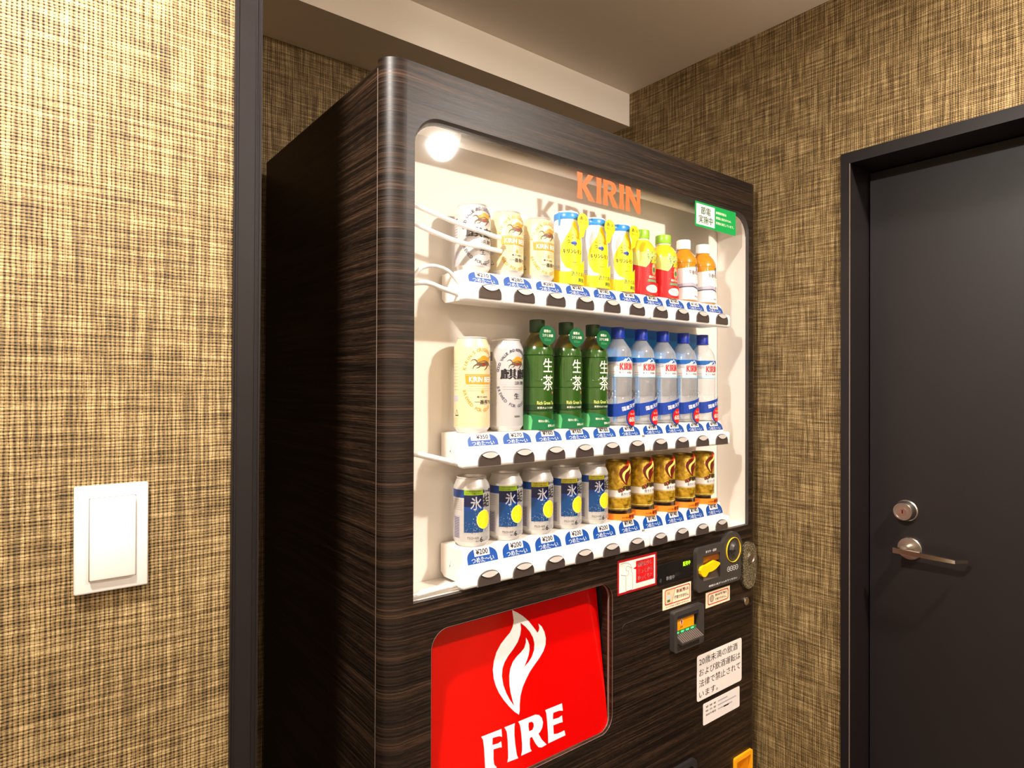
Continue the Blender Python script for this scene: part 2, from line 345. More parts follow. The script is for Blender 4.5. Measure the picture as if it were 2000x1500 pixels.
# door
LX = 1.643
d = empty('door_1', 'dark charcoal flush metal door with a lever handle in its frame', 'door', (LX, .23, 0)); d['kind'] = 'structure'
off = d.location
f = MB()
f.prism([[(a, b) for a, b in ((DY0 - .021, 0), (DY0 - .021, DZ + .0264), (DY1 + .021, DZ + .0264), (DY1 + .021, 0), (DY1, 0), (DY1, DZ), (DY0, DZ), (DY0, 0))]], 0, 1, 'charcoal_metal')
f.v = [((XW - .006) if y < .5 else LX + .05, x, z) for x, y, z in f.v]
f.build('door_frame', d, off, smooth=0)
MB().box(XW - .0068, XW - .0052, DY1 - .0004, DY1 + .0012, 0, DZ, 'bezel').build('edge_highlight', d, off, smooth=0)  # pale strip painted in as the highlight along the jamb edge
MB().box(LX, LX + .04, DY0 + .003, DY1 - .003, .005, DZ - .004, 'door_paint').build('door_leaf', d, off, smooth=0)
def along_x(mb):                                            # a lathe about z becomes one about -x (out of the door)
    mb.v = [(-z, x, y) for x, y, z in mb.v]; return mb
def put(mb, p): mb.v = [(x + p[0], y + p[1], z + p[2]) for x, y, z in mb.v]; return mb
lk = along_x(MB().lathe([(.0, 0), (.0245, 0), (.0245, .002), (.0225, .004), (.0205, .023), (.0195, .0245), (.0165, .0245), (.016, .0235), (0, .0235)], 'brushed_steel', 40))
lko = put(lk, (LX, .594, 1.0745)).build('door_lock', d, off)
kh = along_x(MB().lathe([(0, .0236), (.0085, .0236), (.0085, .0246), (0, .0246)], 'chrome', 24)); put(kh, (LX, .594, 1.0745))
kh.box(LX - .0252, LX - .0245, .5925, .5955, 1.0705, 1.0785, 'black_plastic'); kh.build('keyhole', lko, (0, 0, 0))
for ch in lko.children: ch.location = -Vector(off)
rs = along_x(MB().lathe([(0, 0), (.026, 0), (.026, .006), (.0245, .008), (.012, .009), (.0115, .034), (0, .034)], 'brushed_steel', 40))
hd = put(rs, (LX, .586, .988)).build('door_handle', d, off)
lv = MB(); n = 16; yy = [.602, .59, .57, .54, .51, .488, .4815]; 
for k, (a, b) in enumerate(zip(yy, yy[1:])): pass
prof = []
for i, y in enumerate(yy):
    tt = i / (len(yy) - 1); hh = .0062 - .0028 * tt; dx = .006 - .002 * tt; cx = LX - .052 + .004 * tt; cz = .9895 - .003 * tt
    prof.append([(cx - dx, y, cz - hh), (cx + dx, y, cz - hh), (cx + dx, y, cz + hh), (cx - dx, y, cz + hh)])
prof.append([(LX - .024, .466, .9825), (LX - .020, .4715, .9825), (LX - .020, .4715, .9895), (LX - .024, .466, .9895)])
for p in prof: lv.v += p
for i in range(len(prof) - 1):
    for k in range(4): lv.f.append((i * 4 + k, i * 4 + (k + 1) % 4, i * 4 + 4 + (k + 1) % 4, i * 4 + 4 + k)); lv.m.append('chrome')
lv.f += [(0, 1, 2, 3), tuple(len(prof) * 4 - 4 + i for i in range(4))]; lv.m += ['chrome'] * 2
lv.box(LX - .054, LX - .032, .578, .594, .9825, .9945, 'chrome')
lo = lv.build('lever', hd, smooth=30); lo.location = -Vector(off)
# light switch on the wall
sw = empty('light_switch', 'white square-cornered light switch plate with one wide rocker on the gold wall', 'light switch', (.0934, YS, 1.1845))
so = sw.location
p = MB().rbox(.0568, .13, YS - .0075, YS, 1.1232, 1.2455, 'white_plastic', .0022, 3); p.build('plate', sw, so)
MB().rbox(.0703, .1177, YS - .0077, YS - .004, 1.1368, 1.2322, 'bezel', .0008, 2).build('rocker_gap', sw, so)
MB().rbox(.0713, .1167, YS - .0115, YS - .006, 1.1378, 1.2312, 'white_plastic', .0016, 3).build('rocker', sw, so)

# ------------------------------------------------------------------ the vending machine
XL, XR, F0, ZT, YBK = .4594, 1.5259, .9, 1.8828, 1.4953
vm = empty('vending_machine', 'tall dark wood-grain drinks vending machine with a big window and red advert panel', 'vending machine', (.9926, 1.2, 0))
vo = vm.location
cab = MB()
for a in ((XL, XL + .015, .934, YBK, .03, ZT - .01), (XR - .015, XR, .934, YBK, .03, ZT - .01), (XL + .015, XR - .015, .934, YBK, ZT - .025, ZT - .01), (XL + .015, XR - .015, YBK - .015, YBK, .03, ZT - .025), (XL + .015, XR - .015, .934, YBK - .015, .03, .045)): cab.box(*a, 'dark_wood_laminate')
cab.build('cabinet', vm, vo, smooth=0)
MB().box(XL + .03, XR - .03, .95, YBK - .03, 0, .03, 'black_plastic').build('plinth', vm, vo, smooth=0)
W0, W1, Z0, Z1 = .5098, 1.4807, 1.0107, 1.8028
win = rrect(W0, W1, Z0, Z1, .05, 10, 'cd')
A0, A1, AZ0, AZ1 = .5443, .9745, .655, .9578
adh = rrect(A0, A1, AZ0, AZ1, .032, 8)
PK = rrect(.74, 1.247, .22, .4945, .012, 4)
CR = [(1.4175, .30), (1.489, .30), (1.489, .431), (1.4175, .431)]
RC = .036
fr = MB(); fr.prism([[(XL + RC, .05), (XR - RC, .05), (XR - RC, ZT), (XL + RC, ZT)], win, adh, PK, CR], F0, F0 + .028, 'dark_wood_laminate')
for sx, xc in ((-1, XL + RC), (1, XR - RC)):
    n = 14; ring = [(xc + sx * RC * math.sin(math.pi / 2 * i / n), F0 + RC * .8 - RC * .8 * math.cos(math.pi / 2 * i / n)) for i in range(n + 1)] + [(xc + sx * RC, .9305), (xc, .9305)]
    k = len(ring); v = [(x, y, z) for z in (.05, ZT) for x, y in ring]
    fr.add(v, [(i, (i + 1) % k, k + (i + 1) % k, k + i) for i in range(k)] + [tuple(range(k))[::-1], tuple(range(k, 2 * k))], 'dark_wood_laminate')
front = fr.build('front_door', vm, vo, smooth=20)
MB().box(XL + .0006, XL + .02, .9306, .9338, .05, ZT - .012, 'seam').build('edge_trim', vm, vo, smooth=0)
# bevel round the window and display box
bz = MB(); lo_, li_ = rrect(W0, W1, Z0, Z1, .05, 10, 'cd'), rrect(W0 + .0012, W1 - .0012, Z0 + .0006, Z1 - .009, .049, 10, 'cd'); k = len(lo_)
bz.add([(x, F0 + .0005, z) for x, z in lo_] + [(x, F0 + .0095, z) for x, z in li_], [(i, (i + 1) % k, k + (i + 1) % k, k + i) for i in range(k)], 'dark_plastic')
bz.build('window_gasket', vm, vo, smooth=30)
GY = .9048
MB().prism([rrect(W0 + .001, W1 - .001, Z0, Z1 - .003, .048, 10, 'cd')], GY, GY + .003, 'window_glass').build('window_pane', vm, vo, smooth=0)
DB = .992
b = MB(); b.box(.498, 1.4025 + .085, DB, DB + .006, Z0 - .004, Z1 + .012, 'liner_white')
b.build('display_back', vm, vo, smooth=0)
b = MB(); b.box(.497, .503, .929, DB - .0015, Z0 - .004, Z1 + .012, 'liner_white'); b.box(1.4835, 1.4895, .929, DB - .0015, Z0 - .004, Z1 + .012, 'liner_white'); wl = rrect(W0 + .0013, W1 - .0013, Z0 + .0008, Z1, .049, 10, 'cd')
wl = wl[13:] + wl[:13]; k = len(wl)          # from the upper arc down one side, along the bottom and up the other
b.add([(x, .9085, z) for x, z in wl] + [(x, DB - .001, z) for x, z in wl], [(i, i + 1, k + i + 1, k + i) for i in range(k - 1)], 'liner_white'); b.box(.503, 1.4835, .929, DB - .0015, Z1 + .006, Z1 + .012, 'liner_white'); b.box(.503, 1.4835, .929, DB - .0015, Z0 - .004, Z0, 'liner_white')
b.build('display_liner', vm, vo, smooth=0)
tb = MB().tube([(.62, .945, 1.799), (1.328, .945, 1.799), (1.3335, .945, 1.799), (1.336, .945, 1.799)], [.0125, .0125, .0105, .006], 'liner_white', 20)
tb.build('lamp_tube', vm, vo)
# KIRIN lettering on the glass
GL = {
 'K': [[(0, 0), (.04, .5), (0, 1), (.27, 1), (.24, .56), (.56, 1), (.84, 1), (.46, .56), (.92, 0), (.6, 0), (.25, .46), (.24, .4), (.27, 0)]],
 'I': [[(0, 0), (.03, .5), (0, 1), (.27, 1), (.24, .5), (.27, 0)]],
 'R': [[(0, 0), (.03, .5), (0, 1), (.45, 1), (.62, .95), (.71, .84), (.72, .7), (.66, .56), (.52, .47), (.84, 0), (.53, 0), (.3, .42), (.24, .42), (.27, 0)], [(.24, .86), (.38, .86), (.46, .8), (.48, .71), (.45, .62), (.36, .56), (.24, .56)]],
 'N': [[(0, 0), (.03, .5), (0, 1), (.26, 1), (.66, .42), (.66, .5), (.63, 1), (.87, 1), (.84, .5), (.87, 0), (.66, 0), (.21, .62), (.21, .5), (.24, 0)]]}
def kirin(pr, x0, x1, y0, y1, m, layer=1):
    adv = {'K': .98, 'I': .36, 'R': .88, 'N': .87}; tot = sum(adv[c] for c in 'KIRIN'); sx = (x1 - x0) / tot; x = x0
    for c in 'KIRIN':
        pr.poly([[(x + px * sx, y0 + py * (y1 - y0)) for px, py in l] for l in GL[c]], m, layer); x += adv[c] * sx
pk = Print(lambda x, z, l: (x - vo[0], GY - l - vo[1], z)); kirin(pk, .876, 1.066, 1.7335, 1.7855, 'orange_red'); pk.build('glass_lettering', vm)
def vflat(y): return lambda x, z, l: (x - vo[0], y - l - vo[1], z)
# shelves
PITCH = .0771; col = lambda k: .654 + PITCH * k
ROWS = [(1.5065, 1.5385, 1.5418, 1.563, 1.5255, ['¥210', '¥280', '¥280'] + ['¥140'] * 7),
        (1.2207, 1.2518, 1.2558, 1.2775, 1.2352, ['¥350', '¥270', '¥160', '¥160', '¥160'] + ['¥130'] * 5),
        (1.0150, 1.0470, 1.0505, 1.0770, 1.0292, ['¥200'] * 5 + ['¥140'] * 5)]
PLAT = [q[3] for q in ROWS]
for ri, (zr0, zr1, zl0, zp, zbtn, prices) in enumerate(ROWS):
    rl = MB().rbox(.599, 1.0875, .8915, .9125, zr0, zr1, 'rail_white', .0065, 5)
    rl.box(.613, 1.08, .9105, .918, zr0 + .004, zl0 + .003, 'rail_white')
    shelf = rl.build('selection_rail', vm, vo)
    MB().rbox(1.0881, 1.3878, .8915, .9125, zr0, zr1, 'rail_white', .0065, 5).box(1.09, 1.384, .9105, .918, zr0 + .004, zl0 + .003, 'rail_white').build('selection_rail', vm, vo)
    tr = MB()      # tray with the sloping price strip in front
    sec = [(.9085, zl0), (.9165, zp), (.9835, zp), (.9835, zr0 + .012), (.972, zr0 + .004), (.9185, zr0 + .004), (.9185, zl0 - .002)]
    k = len(sec); tr.add([(x, y, z) for x in (.6135, 1.3795) for y, z in sec], [(i, (i + 1) % k, k + (i + 1) % k, k + i) for i in range(k)] + [tuple(range(k)), tuple(range(k, 2 * k))[::-1]], 'liner_white')
    tr.box(.6128, .6136, .925, .929, zr0 + .008, zr0 + .017, 'dark_plastic')
    tray = tr.build('shelf_tray', vm, vo, smooth=0)
    pr = Print(lambda x, y, l: (.6135 - l - vo[0], .965 - x - vo[1], y)); zc = (zr0 + zp) / 2
    pr.poly(stroke([(.015, zc + .006), (.012, zc - .004)], .0009), 'grey_print').poly([(.0095, zc - .003), (.0145, zc - .002), (.0112, zc - .0075)], 'grey_print'); pr.build('arrow_mark', tray).location = (0, 0, 0)
    sl = (.9165 - .9085) / (zp - zl0)
    lm = lambda x, y, l, zl0=zl0, sl=sl: (x - vo[0], .9085 + (y) * sl - l * 1.2 - vo[1], zl0 + y)
    hgt = zp - zl0
    for k in range(10):
        pr = Print(lm); cx = col(k) + .0005
        pr.poly(dome(cx, .0006, .0655, hgt * .96, .28, 20, 2.4), 'blue', 0)
        bw = .0165; pr.rect(cx - bw - (.008 if (ri, k) == (1, 0) else 0), cx + bw, hgt * .46, hgt * 1.0, 'white', 1)
        pr.text(prices[k], cx, hgt * .72, 'brown_ink', h=hgt * .36, wd=bw * 1.6, bold=.03, layer=2)
        pr.text('つめた〜い', cx, hgt * .235, 'white', h=hgt * .34, wd=.048, bold=.022, layer=1)
        pr.build('price_label', shelf).location = (0, 0, 0)
        bt = MB(); cx = col(k); wd, hb = .0468, .0243; zb = zbtn - hb / 2
        shp = dome(cx, zb, wd, hb, .3, 20, 2.2)
        bt.prism([dome(cx, zb - .0006, wd + .0022, hb + .0016, .3, 20, 2.2)], .8908, .8925, 'grey_print', back=False)
        bt.prism([shp], .8885, .8915, 'button_dark', back=False)
        n = 14                                              # frosted upper lens, leaning back
        top = [(cx + wd * .43 * (2 * i / n - 1)) for i in range(n + 1)]
        up_ = []; dn = []
        for x in top:
            u_ = (x - cx) / (wd / 2); zt = zb + hb * .3 + hb * .7 * (1 - abs(u_) ** 2.2) ** (1 / 2.2) - .0008; zm = zb + hb * (.56 + .32 * (u_ / .86) ** 2) - .0004
            up_.append((x, .8884, max(zt, zm))); dn.append((x, .8868, zm))
        bt.add(dn + up_, [(i, i + 1, n + 2 + i, n + 1 + i) for i in range(n)], 'button_frost')
        bt.add(dn + [(x, .8884, z - .0008) for x, y, z in dn], [(i + 1, i, n + 1 + i, n + 2 + i) for i in range(n)], 'button_dark')
        bt.build('selection_button', shelf, vo, smooth=40).location = (0, 0, 0)
# white wiring sleeves at the end of the rails
def smooth_path(pts, n=6):
    o = []; P = [pts[0]] + pts + [pts[-1]]
    for i in range(1, len(P) - 2):
        for j in range(n):
            t_ = j / n; o.append(tuple(.5 * (2 * P[i][q] + (P[i + 1][q] - P[i - 1][q]) * t_ + (2 * P[i - 1][q] - 5 * P[i][q] + 4 * P[i + 1][q] - P[i + 2][q]) * t_ ** 2 + (3 * P[i][q] - P[i - 1][q] - 3 * P[i + 1][q] + P[i + 2][q]) * t_ ** 3) for q in range(3)))
    return o + [pts[-1]]
def cable(pts, r, m, name='wiring_sleeve'):
    MB().tube(smooth_path([(x, y, z + EYE) for x, y, z in pts]), r, m, 10).build(name, vm, vo, smooth=60)
cable([(.503, .913, .2995), (.5533, .912, .2885), (.6043, .9105, .2785), (.655, .9102, .2715), (.693, .914, .268)], .0042, 'clear_tube')
cable([(.503, .913, .270), (.5534, .912, .257), (.6045, .9105, .2475), (.655, .9102, .2455), (.695, .914, .245)], .0042, 'clear_tube')
cable([(.504, .9125, .168), (.515, .912, .1795), (.53, .9115, .195), (.5537, .9115, .2010), (.5819, .911, .1952), (.6035, .9112, .176)], .0034, 'white_plastic')
cable([(.504, .914, .166), (.5391, .914, .172), (.5739, .913, .1645), (.606, .914, .158)], .0044, 'white_plastic')
cable([(.504, .914, -.106), (.5551, .9135, -.119), (.608, .914, -.133)], .0052, 'white_plastic')
cable([(.504, .914, -.342), (.556, .9135, -.3395), (.609, .914, -.339)], .0055, 'white_plastic')
# red advert panel, leaning back inside its opening
ap = lambda z: .9417 + .129 * (z - EYE + .423)
rb = MB(); 
rb.box(A0 - .012, A0 - .004, .9285, .985, AZ0 - .012, AZ1 + .03, 'recess_dark'); rb.box(A1 + .003, A1 + .009, .9285, .985, AZ0 - .012, AZ1 + .03, 'recess_dark'); rb.box(A0 - .004, A1 + .003, .978, .985, AZ0 - .012, AZ1 + .03, 'recess_dark'); rb.box(A0 - .004, A1 + .003, .9285, .978, AZ0 - .012, AZ0 - .006, 'recess_dark')
rb.build('advert_recess', vm, vo, smooth=0)
pl = MB(); za, zb_ = AZ0 + .0015, .986
pl.add([(x, ap(z) + dy, z) for x in (A0 - .003, .9705) for dy in (0, .004) for z in (za, zb_)], [(0, 1, 3, 2), (4, 6, 7, 5), (0, 4, 5, 1), (2, 3, 7, 6), (0, 2, 6, 4), (1, 5, 7, 3)], 'ad_red')
adp = pl.build('advert_panel', vm, vo, smooth=0)
outer = [(.7457,.9385),(.757,.9321),(.7707,.9222),(.7831,.9105),(.7927,.8983),(.8,.8886),(.8023,.8846),(.806,.8872),(.8082,.8928),(.8068,.9007),(.8145,.8935),(.8203,.882),(.8224,.8702),(.8205,.8584),(.8137,.8479),(.803,.8384),(.7881,.8282),(.7763,.8193),(.7658,.8083),(.7567,.7971),(.75,.7835),(.7468,.7689),(.7457,.7587),(.7435,.7522),(.7335,.7604),(.7219,.7733),(.7107,.788),(.702,.8018),(.6958,.8158),(.6922,.8301),(.6916,.8454),(.6954,.8596),(.7024,.8732),(.7135,.8849),(.7272,.8943),(.7368,.8999),(.7442,.9091),(.7473,.9193),(.7463,.9304)]
hole = [(.763,.9119),(.7741,.9025),(.7838,.8912),(.7907,.8786),(.793,.867),(.791,.8554),(.7844,.845),(.7755,.8373),(.7633,.8312),(.7703,.8396),(.7762,.8491),(.7798,.8581),(.7804,.867),(.778,.8746),(.7734,.8826),(.7725,.8738),(.7676,.8651),(.759,.8593),(.7479,.8541),(.7381,.8469),(.7312,.837),(.7274,.8245),(.7267,.8093),(.7279,.7955),(.7314,.7792),(.7344,.7697),(.7254,.7828),(.7179,.7974),(.7126,.8131),(.7108,.8289),(.7132,.8416),(.7193,.8516),(.7291,.8608),(.7416,.8694),(.7531,.8794),(.7603,.8906),(.7632,.9009)]
lF = [(.6564,.7413),(.7012,.7404),(.7016,.7268),(.6953,.7301),(.6807,.7316),(.6792,.7202),(.6917,.7188),(.6988,.7203),(.6995,.7094),(.6947,.711),(.6809,.7122),(.6794,.6962),(.6802,.6868),(.6857,.6803),(.6584,.6811),(.6605,.6882),(.6606,.7008),(.661,.7206),(.6599,.7356)]
lI = [(.7082,.741),(.7328,.7406),(.731,.7354),(.7295,.7207),(.7299,.7036),(.7317,.686),(.7344,.6794),(.7092,.6809),(.7116,.6872),(.7126,.698),(.7134,.7165),(.7128,.7316),(.7108,.7361)]
lR = [(.7406,.741),(.7816,.7408),(.7908,.7374),(.7969,.7306),(.7992,.7221),(.7964,.7131),(.7902,.7072),(.786,.7056),(.7928,.6927),(.8038,.6804),(.7913,.6792),(.7835,.6822),(.7776,.6899),(.7698,.705),(.7649,.7046),(.7634,.6945),(.7639,.6867),(.7667,.681),(.7416,.6812),(.7445,.6893),(.7456,.7003),(.7454,.7195),(.7442,.7332),(.7421,.7377)]
lRh = [(.7646,.7317),(.7725,.7312),(.7761,.7272),(.7761,.7214),(.7723,.7167),(.7643,.7164),(.7634,.7253)]
lE = [(.8069,.7415),(.8503,.7412),(.851,.7274),(.8418,.7301),(.8262,.7308),(.8241,.7194),(.839,.7179),(.8478,.7196),(.8484,.707),(.8421,.7079),(.8237,.7086),(.8233,.6928),(.833,.6907),(.8459,.6907),(.8511,.691),(.8526,.6815),(.808,.681),(.8092,.6993),(.8094,.7189),(.809,.7349)]
am = lambda x, z, l: (x - vo[0], ap(z) - l * 2 - vo[1], z)
pr = Print(am); pr.poly([outer, hole], 'white', 0); pr.build('flame_emblem', adp)
pr = Print(am)
for q in ([lF], [lI], [lR, lRh], [lE]): pr.poly(q, 'white', 0)
pr.build('advert_lettering', adp)
bz = MB(); o_, i_ = rrect(A0 - .0028, A1 + .0028, AZ0 - .0028, AZ1 + .0028, .0345, 8), adh; k = len(i_)
bz.add([(x, F0 - .0004, z) for x, z in o_] + [(x, F0 - .0012, z) for x, z in rrect(A0 - .001, A1 + .001, AZ0 - .001, AZ1 + .001, .033, 8)] + [(x, F0 + .012, z) for x, z in rrect(A0 + .0005, A1 - .0005, AZ0 + .001, AZ1 - .0005, .032, 8)], [(a * k + i, a * k + (i + 1) % k, (a + 1) * k + (i + 1) % k, (a + 1) * k + i) for a in (1,) for i in range(k)], 'bezel')
bz.build('advert_bezel', vm, vo, smooth=50)
# stickers
def sticker(name, x0, x1, z0, z1, m, label=None, r=0, y=F0):
    s_ = MB().prism([rrect(x0, x1, z0, z1, r, 4) if r else [(x0, z0), (x1, z0), (x1, z1), (x0, z1)]], y - .0006, y, m).build(name, vm, vo, smooth=0)
    if label: s_['label'] = label
    return s_, Print(vflat(y - .0006))
s_, pr = sticker('energy_sticker', 1.2600, 1.4283, 1.7405, 1.7995, 'green_sign', 'green and white power saving sticker on the glass', y=GY)
pr.rect(1.2645, 1.338, 1.7455, 1.7945, 'paper'); pr.text('節電', 1.302, 1.7805, 'green_sign', h=.0185, wd=.038, bold=.025).text('実施中', 1.302, 1.7595, 'green_sign', h=.0185, wd=.056, bold=.025)
for q, (tx, wd) in enumerate((('自動販売機は', .044), ('節電に協力のため、', .066), ('照明を消灯しています。', .076))): pr.text(tx, 1.343 + wd / 2, 1.7845 - .0125 * q, 'cream_print', h=.0066, wd=wd, bold=.01)
pr.build('sticker_print', s_)
s_, pr = sticker('opening_sticker', .9905, 1.1165, .9265, .9985, 'deep_red', 'red bordered white sticker with a hand opening a bottle')
x0, x1, z0, z1 = .9905, 1.1165, .9265, .9985
pr.rect(x0 + .0045, x1 - .0055, z0 + .0045, z1 - .0045, 'paper'); pr.poly([(1.048, .9425), (1.1065, .9425), (1.1065, .9895), (1.048, .9895), (1.048, .9785), (1.0385, .9755), (1.048, .9725)], 'red', 1)
for q, tx in enumerate(('開栓は少し', 'まってから', 'ゆっくりと')): pr.text(tx, 1.0775, .981 - .0145 * q, 'white', h=.0112, wd=.047, bold=.018, layer=2)
for ln in ([(1.0, .9905), (1.01, .992), (1.022, .990), (1.03, .985), (1.034, .9775), (1.0335, .970), (1.0375, .965), (1.0375, .934), (1.0345, .9315), (1.018, .9315), (1.0155, .934), (1.0155, .964), (1.021, .964), (1.0245, .9675), (1.024, .973), (1.0175, .9745), (1.0155, .979), (1.0175, .983), (1.024, .983), (1.0285, .980), (1.034, .9775)], [(1.0, .9685), (1.009, .9655), (1.0155, .964)]): pr.poly(stroke(ln, .0007), 'ink', 1)
for q in range(2): pr.rect(1.046, 1.1, .9355 - q * .0035, .9362 - q * .0035, 'peach', 1)
pr.build('sticker_print', s_)
dsp = MB().prism([[(1.121, .922), (1.2385, .922), (1.2385, .9668), (1.121, .9668)]], F0 - .0012, F0, 'black_plastic').build('display_screen', vm, vo, smooth=0)
pr = Print(vflat(F0 - .0012)); pr.text('販売中', 1.2225, .9560, 'led_green', h=.0105, wd=.027, bold=.01); pr.text('準備中', 1.163, .9335, 'grey_print', h=.0095, wd=.03, bold=0); pr.poly(ell(1.1295, .9325, .004, .005, 14), 'dark_plastic'); pr.text('売切', 1.187, .9365, 'dark_plastic', h=.009, wd=.017); pr.build('display_text', dsp)
s_, pr = sticker('banknote_sticker', 1.1377, 1.24, .8643, .911, 'cream', 'cream sticker with red frame about new banknotes')
pr.poly([rrect(1.1445, 1.236, .8738, .9082, .005, 4), rrect(1.1468, 1.2337, .8758, .9062, .004, 4)], 'red', 1); pr.poly([(1.1468, .876), (1.170, .876), (1.182, .906), (1.1468, .906)], 'peach', 1); pr.poly(stroke([(1.1695, .8755), (1.1815, .9065)], .0012), 'red', 2)
pr.text('新紙幣は', 1.208, .8985, 'red', h=.0085, wd=.044, bold=.015, layer=2).text('使用できません。', 1.2045, .8855, 'ink', h=.0082, wd=.052, bold=.012, layer=2).text('※二千円札も使用できません', 1.190, .8690, 'ink', h=.0036, wd=.082)
for q in range(3): pr.rect(1.153, 1.163, .8795 + q * .0085, .885 + q * .0085, ('leaf_green', 'ice_blue', 'pale_print')[q], 2)
pr.build('sticker_print', s_)
s_, pr = sticker('coin_sticker', 1.2977, 1.3973, .8352, .8722, 'cream', 'cream sticker with red frame about new coins')
pr.poly([rrect(1.3055, 1.391, .8405, .8678, .006, 4), rrect(1.308, 1.3885, .8427, .8656, .0045, 4)], 'red', 1); pr.poly(ell(1.322, .8542, .0085, .009, 20), 'grey_print', 1); pr.poly(ell(1.322, .8542, .0055, .006, 20), 'pale_print', 2)
pr.text('新500円硬貨は', 1.3595, .8597, 'ink', h=.0062, wd=.047, bold=.012).text('使用できません。', 1.3595, .8492, 'ink', h=.0062, wd=.047, bold=.012); pr.build('sticker_print', s_)
s_, pr = sticker('age_notice', 1.2641, 1.4498, .6232, .7305, 'paper', 'white notice with four lines of black text about drinking age', .006)
for q, (tx, wd) in enumerate((('20歳未満の飲酒', .159), ('および飲酒運転は', .171), ('法律で禁止されて', .171), ('います。', .075))): pr.text(tx, 1.272 + wd / 2, .7145 - .0256 * q, 'ink', h=.0178 if q < 3 else .016, wd=wd)
pr.build('notice_print', s_)
s_, pr = sticker('operator_notice', 1.2884, 1.4409, .5603, .6113, 'paper', 'smaller white plate with faint small text', .004)
for q, tx in enumerate(('管 理 者', '販 売 者', '連絡先電話')): pr.text(tx, 1.319, .6015 - .0095 * q, 'ink', h=.0048, wd=.042)
for q, (a, b_) in enumerate(((1.348, 1.388), (1.348, 1.425), (1.348, 1.408))): pr.rect(a, b_, .5995 - .0095 * q, .6025 - .0095 * q, 'lilac_grey')
pr.rect(1.372, 1.394, .5795, .5825, 'ink'); pr.build('notice_print', s_)
# coin unit
lobe = ell(1.3945, .9635, .0425, .0425, 30, math.radians(-35), math.radians(175))
cpl = rrect(1.2493, 1.4318, .8715, .9853, .011, 5)
cu = MB().prism([[(1.2603, .8825), (1.4208, .8825)] + [(1.4318 - .011 + .011 * math.sin(a_), .8935 - .011 * math.cos(a_)) for a_ in (.4, .8, 1.2, 1.57)] + [(1.4318, .935)] + lobe + [(1.3535, .9853), (1.2603, .9853)] + [(1.2603 - .011 * math.sin(a_), .9743 + .011 * math.cos(a_)) for a_ in (.4, .8, 1.2, 1.57)] + [(1.2493, .8935)] + [(1.2603 - .011 * math.cos(a_), .8935 - .011 * math.sin(a_)) for a_ in (.4, .8, 1.2)], [(1.2745, .9055), (1.342, .9055), (1.342, .9645), (1.2745, .9645)]], F0 - .010, F0, 'dark_plastic').build('coin_unit', vm, vo, smooth=25)
rc = MB().box(1.2745, 1.342, F0 - .0008, F0 - .0002, .9055, .9645, 'black_plastic'); rc.box(1.2745, 1.342, F0 - .006, F0 - .001, .9462, .9645, 'amber_smoke'); rc.box(1.2745, 1.305, F0 - .005, F0 - .001, .934, .9462, 'amber_smoke')
rc.add([(1.2790, F0 - .008, .9055), (1.341, F0 - .008, .9055), (1.341, F0 - .002, .9255), (1.314, F0 - .002, .9255), (1.2800, F0 - .004, .9105)], [(0, 1, 2, 3, 4)], 'brushed_steel'); rc.build('coin_window', cu, smooth=0).location = -Vector(vo)
lvp = [(410,545),(490,560),(497,585),(440,670),(400,715),(350,755),(295,785),(265,850),(240,885),(200,890),(165,850),(158,790),(175,730),(215,690),(260,670),(330,610)]
X_ = lambda u: 1.2560 + (u - 160) / 9.09 * .00207; Z_ = lambda u, v: .9330 - (v - 720) / 9.09 * .00117 - (u - 330) / 9.09 * .00062
MB().prism([[(X_(a), Z_(a, b_)) for a, b_ in lvp]], F0 - .0165, F0 - .0095, 'yellow_plastic').build('return_lever', cu, (0, 0, 0), smooth=25).location = -Vector(vo)
def face_y(mb, p): mb.v = [(x + p[0], -z + p[1], y + p[2]) for x, y, z in mb.v]; return mb
face_y(MB().lathe([(.0288, 0), (.0288, .0025), (.0296, .0032), (.0304, .0025), (.0304, 0)], 'yellow_plastic', 40), (1.397, F0 - .0095, .9615)).build('slot_ring', cu).location = -Vector(vo)
kn = face_y(MB().lathe([(.028, 0), (.022, -.0015), (.017, .001), (.013, .006), (0, .008)], 'dark_plastic', 36), (1.397, F0 - .011, .9615)); kn.v = [(1.397 + (x - 1.397) * .8, y, z) for x, y, z in kn.v]
kn.box(1.377, 1.392, F0 - .0195, F0 - .0125, .9605, .9633, 'black_plastic'); kn.build('coin_slot', cu).location = -Vector(vo)
pr = Print(vflat(F0 - .0100)); pr.text('おつり・返却', 1.3045, .9735, 'white', h=.0062, wd=.042, bold=.01).text('硬貨は1枚ずつ入れてください', 1.355, .8905, 'white', h=.0048, wd=.118, bold=.008)
for q in range(4): pr.poly([ell(1.3775 + q * .0115, .917, .006, .0062, 18), ell(1.3775 + q * .0115, .917, .005, .0052, 18)], 'white'); pr.text(('500', '100', '50', '10')[q], 1.3775 + q * .0115, .917, 'white', h=.003, wd=.006)
pr.build('coin_print', cu)
